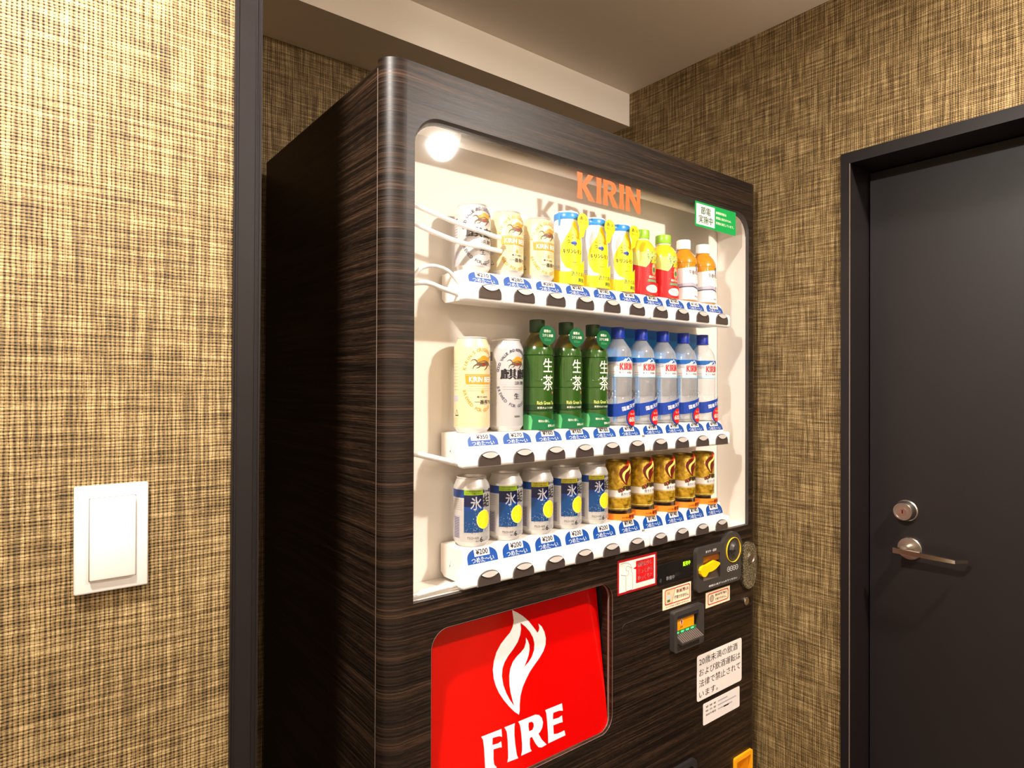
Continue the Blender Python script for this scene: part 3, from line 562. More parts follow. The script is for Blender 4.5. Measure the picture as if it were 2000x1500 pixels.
# lock plate and key
cxl = 1.4738; lp = MB().prism([[(cxl - .029, .8795), *[(cxl + .029 * -math.cos(a_), .8795 - .029 * math.sin(a_)) for a_ in [math.pi * i / 14 for i in range(1, 14)]], (cxl + .029, .8795), (cxl + .029, .939), *[(cxl + .029 * math.cos(a_), .939 + .029 * math.sin(a_)) for a_ in [math.pi * i / 14 for i in range(1, 14)]], (cxl - .029, .939)]], F0 - .009, F0, 'mottled_lock')
lpo = lp.build('lock_plate', vm, vo, smooth=25); lpo['label'] = 'mottled metal oval lock plate'
face_y(MB().lathe([(.0135, 0), (.0135, .003), (.011, .004), (.009, .002), (0, .002)], 'brushed_steel', 28), (cxl + .003, F0 - .009, .928)).build('lock_cylinder', lpo).location = -Vector(vo)
face_y(MB().lathe([(.0105, 0), (.0105, .003), (.0085, .0045), (0, .0045)], 'chrome', 28), (1.4685, F0, .8185)).build('key_lock', vm, vo)
# banknote slot
bf = MB().prism([rrect(1.163, 1.2735, .766, .8575, .007, 4), rrect(1.1735, 1.2535, .789, .8465, .003, 3)], F0 - .013, F0, 'dark_plastic').build('banknote_slot', vm, vo, smooth=25)
q = MB().box(1.1735, 1.2535, F0 - .002, F0 - .0004, .789, .8465, 'black_plastic'); q.box(1.1745, 1.2450, F0 - .0055, F0 - .002, .8105, .8375, 'bill_orange'); q.box(1.1735, 1.2535, F0 - .0115, F0 - .002, .8385, .8465, 'recess_dark'); q.build('banknote_sign', bf, smooth=0).location = -Vector(vo)
q = MB().box(1.174, 1.2525, F0 - .0065, F0 - .002, .8042, .8092, 'leaf_green')
for i in range(4): q.box(1.177 + i * .0185, 1.1865 + i * .0185, F0 - .0072, F0 - .0064, .8052, .8084, 'led_mint')
q.build('indicator_light', bf, smooth=0).location = -Vector(vo)
q = MB(); q.add([(1.1735, F0 - .004, .8038), (1.2525, F0 - .004, .8038), (1.2545, F0 - .026, .7905), (1.1735, F0 - .026, .7905), (1.1735, F0 - .004, .7865), (1.2525, F0 - .004, .7865), (1.2545, F0 - .026, .787), (1.1735, F0 - .026, .787)], [(0, 1, 2, 3), (3, 2, 6, 7), (7, 6, 5, 4), (0, 3, 7, 4), (1, 5, 6, 2)], 'dark_plastic')
for i in range(12): q.add([(1.1765 + i * .0066, F0 - .005, .8036), (1.1795 + i * .0066, F0 - .005, .8036), (1.180 + i * .0066, F0 - .0255, .7915), (1.177 + i * .0066, F0 - .0255, .7915)], [(0, 1, 2, 3)], 'bezel')
q.build('note_tray', bf, smooth=0).location = -Vector(vo)
pr = Print(vflat(F0 - .0055)); pr.poly(ell(1.1985, .8275, .0058, .0068, 20), 'peach', 0); pr.poly([(1.1985, .833), (1.2018, .8275), (1.1998, .8275), (1.1998, .8225), (1.1972, .8225), (1.1972, .8275), (1.1952, .8275)], 'flame_dark', 1); pr.text('紙幣', 1.1985, .8165, 'flame_dark', h=.004, wd=.009); pr.build('slot_print', bf)
# coin return cup and drinks flap at the bottom
q = MB().prism([rrect(1.4142, 1.4925, .292, .4385, .005, 3), [(1.4215, .299), (1.485, .299), (1.485, .4275), (1.4215, .4275)]], F0 - .006, F0 + .003, 'return_yellow'); cro = q.build('coin_return', vm, vo, smooth=25)
q = MB(); q.add([(1.4215, F0 + .002, .4275), (1.485, F0 + .002, .4275), (1.479, F0 + .024, .415), (1.4275, F0 + .024, .415), (1.4215, F0 + .002, .302), (1.485, F0 + .002, .302), (1.479, F0 + .024, .32), (1.4275, F0 + .024, .32)], [(0, 1, 2, 3), (3, 2, 6, 7), (0, 3, 7, 4), (1, 5, 6, 2), (4, 7, 6, 5)], 'return_yellow'); q.build('return_cup', cro, smooth=0).location = -Vector(vo)
q = MB().prism([rrect(.732, 1.255, .212, .5025, .014, 4), rrect(.745, 1.242, .224, .4895, .01, 4)], F0 - .008, F0 + .004, 'recess_dark'); pko = q.build('pickup_port', vm, vo, smooth=25)
MB().box(.745, 1.236, F0 + .006, F0 + .011, .224, .4895, 'dark_plastic').build('pickup_flap', pko, smooth=0).location = -Vector(vo)
# a thin routed groove beside the banknote slot
MB().tube([(1.0075, F0, .846), (1.0075, F0, .858), (1.0125, F0, .863), (1.15, F0, .866)], .0006, 'recess_dark', 6).build('panel_groove', vm, vo)

# ------------------------------------------------------------------ the drinks
CY = .945
def can_root(name, label, cat, col_, row, group): return empty(name, label, cat, (col(col_), CY, PLAT[row]), group)
def can(root, H, body, R=.0327, neck=None, rim='can_silver'):
    nb = neck or body
    MB().lathe([(0, .004, rim), (.022, .0028, rim), (.0245, 0, rim), (.0262, .0012, rim), (R - .0012, .0088, rim), (R, .0105, body), (R, H - .0195, body), (R - .0006, H - .0165, nb), (R - .0052, H - .006, nb), (R - .0062, H - .0036)], body, 44).build('can_body', root)
    MB().lathe([(R - .0062, H - .0036), (R - .0055, H - .0012), (R - .0062, H), (R - .0075, H - .0004), (R - .0082, H - .0035), (R - .0084, H - .005), (0, H - .005)], rim, 44).build('can_lid', root)
def beast(pr, cx, cy, s):                                   # running mythical beast with a flowing mane
    P = lambda pts: [(cx + x * s, cy + y * s) for x, y in pts]
    pr.poly(P([(-11, 2), (-9, 5), (-6, 6.2), (-4, 8.6), (0, 10), (4, 9.6), (7, 8), (10, 8.6), (13, 6.5), (13.5, 3.5), (11, 1), (6, 2.6), (1, 3.4), (-4, 2.4), (-7, 1)]), 'gold_mane', 1)
    pr.poly(P([(-11, -2), (-10.5, .6), (-7, 1), (-4, 2.4), (1, 3.4), (6, 2.6), (11, 1), (12, -2), (9, -5.4), (5, -4.2), (0, -5.6), (-6, -5.2)]), 'beast_brown', 1)
    pr.poly(P([(-3, -2.2), (1, -.8), (5, -1.6), (2, -3.4), (-1, -3.6)]), 'deep_red', 2)
    pr.poly(P([(-7, .2), (-2, 1.6), (5, 1.4), (0, .2)]), 'gold_mane', 2)
    for ln, wd in (([(-8, -3), (-12, -3.2), (-15, -5.4), (-16.5, -9.5)], [3, 2.2, 1.5, .6]), ([(-10, 1), (-13, 4), (-16.5, 4), (-19.5, 1.4)], [2.2, 1.7, 1.2, .5]), ([(-5, -4), (-8, -7), (-12, -8)], [2.2, 1.6, .5]), ([(8, -4), (5, -8), (1, -10.8)], [2.8, 1.9, .6]), ([(11, -1), (14.5, -5), (13.5, -10)], [2.6, 1.8, .6]), ([(12, 5), (15, 9), (19, 8.4)], [2.4, 1.7, .6])): pr.poly(stroke(P(ln), [q * s for q in wd]), 'beast_brown', 1)
def drop(pr, cx, cy, s, m): pr.poly([(cx, cy + 1.7 * s)] + [(cx + s * math.sin(a_), cy - s * math.cos(a_) * .95) for a_ in [math.radians(q) for q in (115, 90, 60, 30, 0, -30, -60, -90, -115)]], m, 1)
def microtext(pr, x0, x1, y0, y1, n, m, layer=1):
    for i in range(n):
        y = y1 + (y0 - y1) * i / max(1, n - 1); x = x0
        while x < x1:
            wl = random.uniform(.0015, .006); pr.rect(x, min(x + wl, x1), y, y + .0006, m, layer); x += wl + .0009
def gold_can(name, H, arc_top, arc_bot, zb, zband, zdrop, zname, label, c_, row, group):
    ro = can_root(name, label, 'beer can', c_, row, group); R = .0327; can(ro, H, 'can_cream')
    pr = Print(cyl(R), .004); cz = (arc_top + arc_bot) / 2; ry = (arc_top - arc_bot) / 2; rx = min(.036, ry * .95)
    pr.arc("KIRIN'S ORIGINAL BREW", 0, cz, rx, ry, math.radians(158), math.radians(22), 'beer_gold', .0068)
    pr.arc('BREWED FOR GOOD TIMES', 0, cz, rx, ry, math.radians(202), math.radians(338), 'beer_gold', .0062, under=True)
    beast(pr, .002, zb, .00115 if H < .15 else .00125)
    b0, b1 = zband; pr.poly([(-.0325, b1), (.0325, b1), (.0305, b0), (-.0305, b0)], 'beer_gold', 1); pr.rect(-.0315, .0315, b1 - .0025, b1 - .0015, 'pale_print', 2)
    pr.text('KIRIN BEER', 0, (b0 + b1) / 2 - .0005, 'white', h=(b1 - b0) * .55, wd=.05, bold=.02, layer=2)
    microtext(pr, -.028, .028, b0 - .012, b0 - .004, 3, 'pale_print'); drop(pr, 0, zdrop, .0027, 'beer_gold')
    pr.text('麦汁100%', 0, zname + .009, 'ink', h=.0035, wd=.022, bold=.01).text('一番搾り', .003, zname, 'ink', h=.0078, wd=.036, bold=.03)
    microtext(pr, -.062, -.047, H * .45, H * .72, 9, 'grey_print'); pr.rect(-.062, -.047, H * .33, H * .39, 'lilac_grey')
    pr.poly([[(-.056, H * .18), (-.046, H * .18), (-.051, H * .25)], [(-.0545, H * .19), (-.0475, H * .19), (-.051, H * .238)]], 'ink')
    microtext(pr, -.062, -.047, H * .08, H * .15, 4, 'pale_print'); pr.build('can_print', ro); return ro
def white_can(name, H, arc_top, arc_bot, zb, kan, zsub, znama, zk, label, c_, row, group):
    ro = can_root(name, label, 'beer can', c_, row, group); R = .0327; can(ro, H, 'can_white')
    pr = Print(cyl(R), .004); cz = (arc_top + arc_bot) / 2; ry = (arc_top - arc_bot) / 2; rx = min(.038, ry)
    pr.arc('GOOD VALUE AND REFRESHING TASTE', 0, cz, rx, ry, math.radians(165), math.radians(15), 'slate', .006, .035)
    pr.arc('BREWED FOR GOOD TIMES', 0, cz, rx, ry, math.radians(200), math.radians(340), 'slate', .0062, under=True)
    beast(pr, .002, zb, .00112)
    pr.text('麒麟', 0, (kan[0] + kan[1]) / 2, 'ink', h=kan[1] - kan[0], wd=.062, bold=.035, layer=2)
    pr.text('淡麗', .008, zsub, 'ink', h=.0068, wd=.026, bold=.0); pr.rect(-.03, -.008, zsub - .003, zsub + .003, 'silver_print')
    microtext(pr, -.026, .026, zsub - .012, zsub - .0075, 2, 'grey_print'); pr.text('生', 0, znama, 'ink', h=.0105, bold=.03); pr.text('KIRIN', .002, zk, 'ink', h=.0036, bold=.01)
    pr.rect(-.058, -.046, H * .12, H * .3, 'lilac_grey'); microtext(pr, -.064, -.05, H * .42, H * .74, 9, 'slate'); pr.rect(-.062, -.05, .76 * H, (.86 if H > .15 else .775) * H, 'slate'); pr.build('can_print', ro); return ro
G1 = 'drinks on the top shelf'; G2 = 'drinks on the middle shelf'; G3 = 'drinks on the bottom shelf'
white_can('beer_can', .1225, .1115, .016, .0935, (.0605, .0775), .0535, .0355, .0135, 'short white beer can with black kanji, first on the top shelf, priced ¥210', 0, 0, G1)
g = gold_can('beer_can', .1225, .110, .0135, .089, (.0575, .0735), .0455, .030, 'short cream and gold beer can on the top shelf touching the white can', 1, 0, G1)
c = copy_tree(g); c.location.x = col(2); c['label'] = 'short cream and gold beer can on the top shelf touching a yellow lemon bottle'
gold_can('tall_beer_can', .171, .148, .041, .125, (.087, .1045), .0735, .0555, 'tall cream and gold beer can on the middle shelf, priced ¥350', 0, 1, G2)
white_can('tall_beer_can', .171, .150, .047, .127, (.0965, .1155), .0895, .0655, .028, 'tall white beer can with black kanji on the middle shelf, priced ¥270', 1, 1, G2)
# chu-hi cans
def ice_can(band, label, c_):
    ro = can_root('cocktail_can', label, 'cocktail can', c_, 2, G3); R = .0327; H = .1225; can(ro, H, 'can_silver')
    pr = Print(cyl(R), .004)
    pr.rect(-.0335, .002, .027, .0925, 'navy', 0); pr.rect(-.0335, .002, .0925, .1015, band, 0); pr.rect(-.0335, .002, .027, .066, 'sea_blue', 1)
    for i in range(6): pr.rect(-.0335, .002, .066 + i * .002, .068 + i * .002, 'mid_blue' if i < 3 else 'navy', 1)
    pr.rect(-.066, -.0335, .0875, .1015, 'mid_blue', 0); pr.rect(.002, .024, .0955, .1015, 'navy', 0)
    pr.text('THE STRONG', -.016, .0993, 'ink', h=.0022, wd=.026).text('シチリア産レモン', -.016, .0952, 'ink', h=.0028, wd=.028)
    pr.text('氷', -.0115, .078, 'silver_print', h=.0235, wd=.0205, bold=.012, layer=2); pr.text('結', .0105, .0815, 'ink', h=.0235, wd=.0165, bold=.02, layer=2)
    pr.text('KIRIN', .010, .1005, 'white', h=.0028, wd=.012, layer=2).text('CHU-HI', .010, .0967, 'white', h=.0028, wd=.012, layer=2)
    for i in range(150):
        x = random.uniform(-.0335, .026); y = .024 + abs(random.gauss(0, .012)); 
        if x > -.012 and y < .075 or y < .045: s = random.uniform(.0003, .0008); pr.rect(x, x + s, y, y + s, 'silver_print' if y > .027 and x < .002 else ('sea_blue' if random.random() < .6 else 'slate'), 2)
    for i in range(70):
        a_ = random.uniform(0, 6.28); rr = random.uniform(1., 1.5); x = .0035 + .0145 * rr * math.cos(a_); y = .049 + .017 * rr * math.sin(a_); s = random.uniform(.0004, .0012); pr.rect(x, x + s, y, y + s, 'ice_blue' if x < .002 else 'slate', 2)
    pr.poly(ell(.0035, .049, .0145, .0165, 30), 'lemon_pale', 3); pr.poly(ell(.004, .0492, .0132, .0152, 30), 'lemon', 4)
    for i in range(8): a_ = i * math.pi / 4 + .2; pr.poly(stroke([(.004 + .002 * math.cos(a_), .0492 + .002 * math.sin(a_)), (.004 + .0115 * math.cos(a_), .0492 + .0135 * math.sin(a_))], [.0003, .001]), 'lemon_pale', 5)
    pr.text('アルコール分', -.017, .0175, 'ink', h=.0048, wd=.0205, bold=.01).text('ALC.', -.0085, .0118, 'ink', h=.0032, wd=.008).text('6', -.0015, .0142, 'ink', h=.0095, wd=.0058, bold=.02).text('%', .004, .0115, 'ink', h=.003)
    microtext(pr, .008, .018, .0115, .0165, 3, 'slate')
    for i in range(13): pr.rect(-.0575, -.0435, .0175 + i * .0028, .0189 + i * .0028, 'slate')
    pr.rect(-.0595, -.0415, .0155, .0555, 'lilac_grey', -.4); microtext(pr, -.062, -.038, .066, .083, 6, 'grey_print'); pr.build('can_print', ro); return ro
i0 = ice_can('lime', 'blue and silver cocktail can with lime green band, first on the bottom shelf', 0)
c = copy_tree(i0); c.location.x = col(1); c['label'] = 'blue and silver cocktail can with lime green band, second on the bottom shelf'
i2 = ice_can('olive_yellow', 'blue and silver cocktail can with olive yellow band touching a lime banded can', 2)
for k, l in ((3, 'blue and silver cocktail can with olive yellow band between two like it'), (4, 'blue and silver cocktail can with olive yellow band touching a gold coffee can')):
    c = copy_tree(i2); c.location.x = col(k); c['label'] = l
# coffee cans with orange collars, on stands painted black for shadow and dark rim
def coffee():
    ro = can_root('coffee_can', 'gold coffee can on an orange collar touching the blue cocktail cans', 'coffee can', 5, 2, G3); R = .0285; b0 = .0175
    MB().lathe([(0, b0 + .003), (.020, b0 + .002), (.0225, b0), (.026, b0 + .003), (R, b0 + .006), (R, b0 + .097), (R - .002, b0 + .1005), (R - .0035, b0 + .1035)], 'coffee_gold', 40).build('can_body', ro)
    MB().lathe([(R - .0035, b0 + .1035), (R - .0026, b0 + .1055), (R - .0036, b0 + .1065), (R - .005, b0 + .1055), (R - .0055, b0 + .1015), (0, b0 + .1015)], 'coffee_rim', 40).build('can_lid', ro)
    MB().lathe([(0, 0), (.021, 0), (.021, b0 + .001), (0, b0 + .001)], 'black_plastic', 30).build('shadow_stand', ro)
    oc = MB().lathe([(.0362, 0), (.0362, .0135), (.0354, .0135), (.0354, 0)], 'orange_card', 24, a0=-1.45, a1=.62).build('collar_card', ro)
    pr = Print(cyl(.0362), .004); pr.text('火の直火', -.0115, .0058, 'brown_ink', h=.0038, wd=.017, bold=.015).text('FIRE', .0105, .0065, 'flame_dark', h=.008, wd=.0205, bold=.03)
    pr.poly([(-.002, .012), (.001, .009), (.0008, .0055), (-.001, .0015), (-.0028, .0055), (-.003, .009)], 'flame_dark'); pr.build('collar_print', oc)
    pr = Print(cyl(R), .004)
    pr.rect(-.07, .07, .0445 + .004, .0625, 'coffee_white', 0); pr.rect(-.07, .07, .0455, .0485, 'pale_print', 0); pr.rect(-.07, .07, .0225, .0235, 'lemon_pale', 0)
    sc = .36; fx = lambda p: ((p[0] - .757) * sc * .98 + .003, (p[1] - .7522) * sc * .82 + .0725)
    pr.poly([[fx(p) for p in outer]], 'flame_dark', 1); pr.poly([[fx(p) for p in outer if p[1] > .885]], 'flame_red', 2); pr.poly([[fx(p) for p in hole]], 'lemon_pale', 2)
    pr.text('FIRE', .004, .0665, 'ink', h=.0098, wd=.030, bold=.035, layer=3)
    pr.poly(ell(-.0145, .0635, .0042, .0052, 18), 'flame_dark', 3).poly(ell(-.0195, .062, .0032, .0046, 18), 'beast_brown', 2); pr.poly(stroke([(-.0165, .067), (-.0145, .0635), (-.0125, .060)], .0007), 'pale_print', 4)
    pr.text('挽きたて微糖', .002, .0538, 'slate', h=.0075, wd=.037, bold=.008, layer=2); pr.text('コーヒー', .006, .039, 'brown_ink', h=.003, wd=.013).text('砂糖ひかえめ', .002, .0305, 'brown_ink', h=.0032, wd=.023, bold=.01)
    pr.build('can_print', ro); return ro
k0 = coffee()
for k, l in ((6, 'gold coffee can on an orange collar, second after the blue cocktail cans'), (7, 'middle one of the five gold coffee cans on orange collars'), (8, 'gold coffee can on an orange collar, last but one on the bottom shelf'), (9, 'gold coffee can on an orange collar at the bare white end of the bottom shelf')):
    c = copy_tree(k0); c.location.x = col(k); c['label'] = l
# lemon soda bottles
def lemon():
    ro = can_root('lemon_soda_bottle', 'yellow labelled lemon soda bottle on the top shelf touching a cream beer can', 'soda bottle', 3, 0, G1)
    prof = [(0, 0), (.030, 0), (.032, .004), (.032, .085), (.031, .095), (.0262, .118), (.025, .127), (.0245, .1335)]
    MB().lathe(prof + [(0, .1335)], 'bottle_white', 40).build('bottle_body', ro)
    MB().lathe([(.0251, .1325), (.0255, .1335), (.0255, .1445), (.0248, .1455)], 'sky_band', 40).build('neck_band', ro)
    MB().lathe([(.0246, .1452), (.0252, .1462), (.0246, .1485), (0, .1492)], 'bottle_white', 40).build('bottle_cap', ro)
    rad = lambda z: max(.0262 if z > .118 else (.032 if z < .085 else (.032 - .001 * (z - .085) / .01 if z < .095 else .031 - .0048 * (z - .095) / .023)), .02)
    pr = Print(cyl(rad, turn=-.36), .004, .005)
    pr.poly([(.010, .130), (.022, .112), (.028, .085), (.027, .055), (.018, .036), (.002, .029), (-.013, .034), (-.022, .048), (-.0245, .064), (-.0225, .080), (-.014, .095), (-.004, .109), (.003, .126)], 'yellow', 0)
    pr.arc('KIRIN', .002, .083, .014, .0165, math.radians(130), math.radians(50), 'ink', .005, .01)
    P = lambda pts: [(.002 + x * .00085, .0835 + y * .00085) for x, y in pts]
    pr.poly(P([(-7, -1), (-3, 3), (4, 5), (9, 2), (10, -3), (4, -5), (-3, -4)]), 'mid_blue', 1)
    for ln in ([(-7, 0), (-11, 1), (-14, -3)], [(-8, 4), (-12, 6), (-16, 3)], [(2, -7), (6, -5), (9, -6)], [(-3, 10), (-1, 12), (1, 10)]): pr.poly(stroke(P(ln), [.0016, .0014, .0006]), 'ink', 1)
    pr.text('キリンレモン', .003, .0665, 'ink', h=.0088, wd=.045, bold=.06); microtext(pr, -.014, .016, .040, .055, 4, 'gold')
    pr.text('無果汁', .006, .0445, 'leaf_green', h=.003, wd=.010); microtext(pr, -.036, -.026, .034, .037, 2, 'slate'); pr.build('bottle_print', ro)
    cd = MB(); n = 22; top = []
    for i in range(n + 1):
        t_ = i / n; a_ = -1.5 + 2.13 * t_; top.append((a_, .031 + .022 * max(0, t_ - .45) ** 1.1 * 1.8 - .006 * math.sin(math.pi * min(1, t_ / .75))))
    v = []
    for rr in (.0364, .0357):
        for a_, zt in top: v += [(rr * math.sin(a_), -rr * math.cos(a_), .0008), (rr * math.sin(a_), -rr * math.cos(a_), zt)]
    m_ = 2 * (n + 1); fc = []
    for i in range(n): fc += [(2 * i, 2 * i + 2, 2 * i + 3, 2 * i + 1), (m_ + 2 * i, m_ + 2 * i + 1, m_ + 2 * i + 3, m_ + 2 * i + 2), (2 * i + 1, 2 * i + 3, m_ + 2 * i + 3, m_ + 2 * i + 1)]
    co = MB().add(v, fc, 'yellow').build('promotion_card', ro, smooth=60)
    pr = Print(cyl(.0364), .004); pr.text('透きとおる', .0015, .0215, 'leaf_green', h=.0092, wd=.037, bold=.03).text('爽快。', .0095, .0095, 'leaf_green', h=.0088, wd=.022, bold=.03); pr.build('card_print', co)
    tg = MB().prism([ell(.0125, .1275, .0155, .0165, 30)], -.0362, -.0356, 'yellow'); tg.prism([[(.004, .118), (.020, .116), (.014, .098), (.002, .092)]], -.0359, -.0353, 'yellow'); tg.v = [(x, y if y < -.0353 else y, z) for x, y, z in tg.v]
    to_ = tg.build('round_tag', ro, smooth=25); pr = Print(flat(-.0362)); pr.text('あっ', .0125, .134, 'ink', h=.0078, wd=.018, bold=.015).text('おいしい', .0125, .1255, 'leaf_green', h=.0052, wd=.018, bold=.01).text('レモン', .0125, .1185, 'pale_print', h=.004, wd=.012); pr.build('tag_print', to_)
    return ro
l0 = lemon()
fl = MB().prism([[(-.0295, .117), (-.0262, .121), (-.0245, .134), (-.0245, .1455), (-.0305, .1455)]], -.0095, -.0088, 'sky_band'); fl.build('tape_flag', l0, smooth=0)['label'] = 'blue tape end sticking out'
for k, l in ((4, 'middle one of the three yellow labelled lemon soda bottles'), (5, 'yellow labelled lemon soda bottle touching a green capped bottle')):
    c = copy_tree(l0); c.location.x = col(k); c['label'] = l
    for ch in list(c.children):
        if ch.name.startswith('tape_flag'): bpy.data.objects.remove(ch)
# juice bottles with green caps
def juice():
    ro = can_root('juice_bottle', 'green capped juice bottle with red label touching a yellow lemon bottle', 'juice bottle', 6, 0, G1)
    MB().lathe([(0, 0), (.029, 0), (.0325, .004), (.0325, .088), (.0325, .098), (.030, .108), (.024, .118), (.0175, .1245), (.0165, .1265)], 'juice_yellow', 40).build('bottle_body', ro)
    MB().lathe([(.0168, .126), (.0176, .1268), (.0176, .1282), (.0168, .129)], 'cap_white', 32).build('neck_ring', ro)
    MB().lathe([(.0176, .129), (.0181, .130), (.0181, .1478), (.0172, .1492), (0, .1492)], 'cap_green', 36).build('bottle_cap', ro)
    pr = Print(cyl(.0325), .004); pr.rect(-.075, .075, .006, .072, 'red', 0)
    pr.poly([(-.075, .073), (-.05, .070), (-.027, .064), (-.018, .062), (-.013, .067), (-.006, .075), (.002, .083), (.010, .087), (.03, .088), (.03, .096), (-.075, .096)], 'pale_lime', 1)
    for i in range(46): x = random.uniform(-.014, .02); y = random.uniform(.078, .097); a_ = random.uniform(0, 3.1); pr.poly([(x - .003 * math.cos(a_), y - .003 * math.sin(a_)), (x + .0008 * math.sin(a_), y - .0008 * math.cos(a_)), (x + .003 * math.cos(a_), y + .003 * math.sin(a_)), (x - .0008 * math.sin(a_), y + .0008 * math.cos(a_))], random.choice(('leaf_green', 'tag_green', 'card_mint', 'pale_lime')), 2)
    pr.poly(stroke([(-.008, .071), (-.003, .079), (.001, .088)], [.003, .0026, .0015]), 'beast_brown', 2)
    for i in range(60): x = random.uniform(-.016, .018); y = random.uniform(.034, .074); s = random.uniform(.0005, .0013); pr.poly(ell(x, y, s, s, 6), random.choice(('deep_red', 'orange_red', 'deep_red')), 1)
    pr.poly(rrect(-.002, .010, .046, .071, .0055, 5), 'pale_print', 3); pr.poly(ell(.004, .0575, .0042, .0058, 16), 'leaf_green', 4); pr.rect(.0015, .0065, .048, .0515, 'gold', 4)
    pr.text('純水りんご', .003, .0415, 'cream_print', h=.0062, wd=.027, bold=.025, layer=3); pr.poly([(-.016, .030), (-.012, .036), (.018, .036), (.022, .030)], 'leaf_green', 2); microtext(pr, -.012, .018, .0315, .034, 2, 'cream_print', 3); pr.build('bottle_print', ro)
    co = MB().lathe([(.0364, .0008), (.0364, .0285), (.0357, .0285), (.0357, .0008)], 'red', 24, a0=-1.5, a1=.63).build('promotion_card', ro)
    pr = Print(cyl(.0364), .004); pr.poly(ell(-.003, .0145, .0175, .0088, 30), 'cream_print', 0); pr.text('自然なおいしさ', -.0055, .0172, 'ink', h=.0038, wd=.020, bold=.012).text('すっきり', .001, .0115, 'ink', h=.0038, wd=.014, bold=.012); pr.build('card_print', co)
    return ro
j0 = juice(); c = copy_tree(j0); c.location.x = col(7); c['label'] = 'green capped juice bottle with red label touching a white capped tea bottle'
# black tea bottles with white caps
def black_tea():
    ro = can_root('tea_bottle', 'white capped amber tea bottle touching a green capped juice bottle', 'tea bottle', 8, 0, G1)
    MB().lathe([(0, 0), (.029, 0), (.0322, .004), (.0322, .066), (.0326, .078), (.0322, .0905), (.0314, .0915), (.0322, .0925), (.0310, .102), (.026, .112), (.019, .1205), (.0155, .1245), (.015, .127)], 'tea_amber', 40).build('bottle_body', ro)
    MB().lathe([(.0152, .1265), (.017, .1272), (.017, .129), (.0155, .1298)], 'cap_white', 32).build('neck_ring', ro)
    MB().lathe([(.0158, .1295), (.0166, .1302), (.0166, .148), (.0156, .1495), (0, .1495)], 'cap_white', 36).build('bottle_cap', ro)
    pr = Print(cyl(.0326), .004); pr.poly([(-.08, .004), (.08, .004), (.08, .082), (.02, .0835), (-.005, .082), (-.03, .0785), (-.08, .076)], 'label_white', 0)
    pr.text('午後の紅茶', .003, .069, 'beast_brown', h=.011, wd=.040, bold=.035).text('おいしい無糖', .006, .0595, 'gold', h=.004, wd=.022).text('TEA', .010, .054, 'pale_print', h=.003, wd=.008); pr.rect(.004, .0105, .0735, .089, 'slate', 2); pr.rect(.0062, .0083, .076, .086, 'lilac_grey', 3)
    pr.poly([(-.06, .030), (-.03, .034), (-.008, .036), (.012, .032), (.028, .024), (.04, .014), (.04, .022), (.026, .0315), (.008, .0405), (-.01, .045), (-.03, .042), (-.06, .040)], 'lilac_grey', 1)
    pr.poly([(-.06, .0285), (-.03, .033), (-.006, .034), (.014, .029), (.028, .020), (.04, .010), (.04, .0125), (.026, .0245), (.012, .0325), (-.006, .0368), (-.03, .0355), (-.06, .031)], 'slate', 2)
    pr.text('茶葉2倍', .014, .041, 'beast_brown', h=.006, wd=.016, bold=.01); microtext(pr, -.016, .006, .019, .024, 2, 'grey_print'); pr.text('香り高い', .007, .0125, 'slate', h=.004, wd=.017, bold=.01); pr.build('bottle_print', ro); return ro
t0 = black_tea(); c = copy_tree(t0); c.location.x = col(9); c['label'] = 'white capped amber tea bottle at the bare white end of the top shelf'
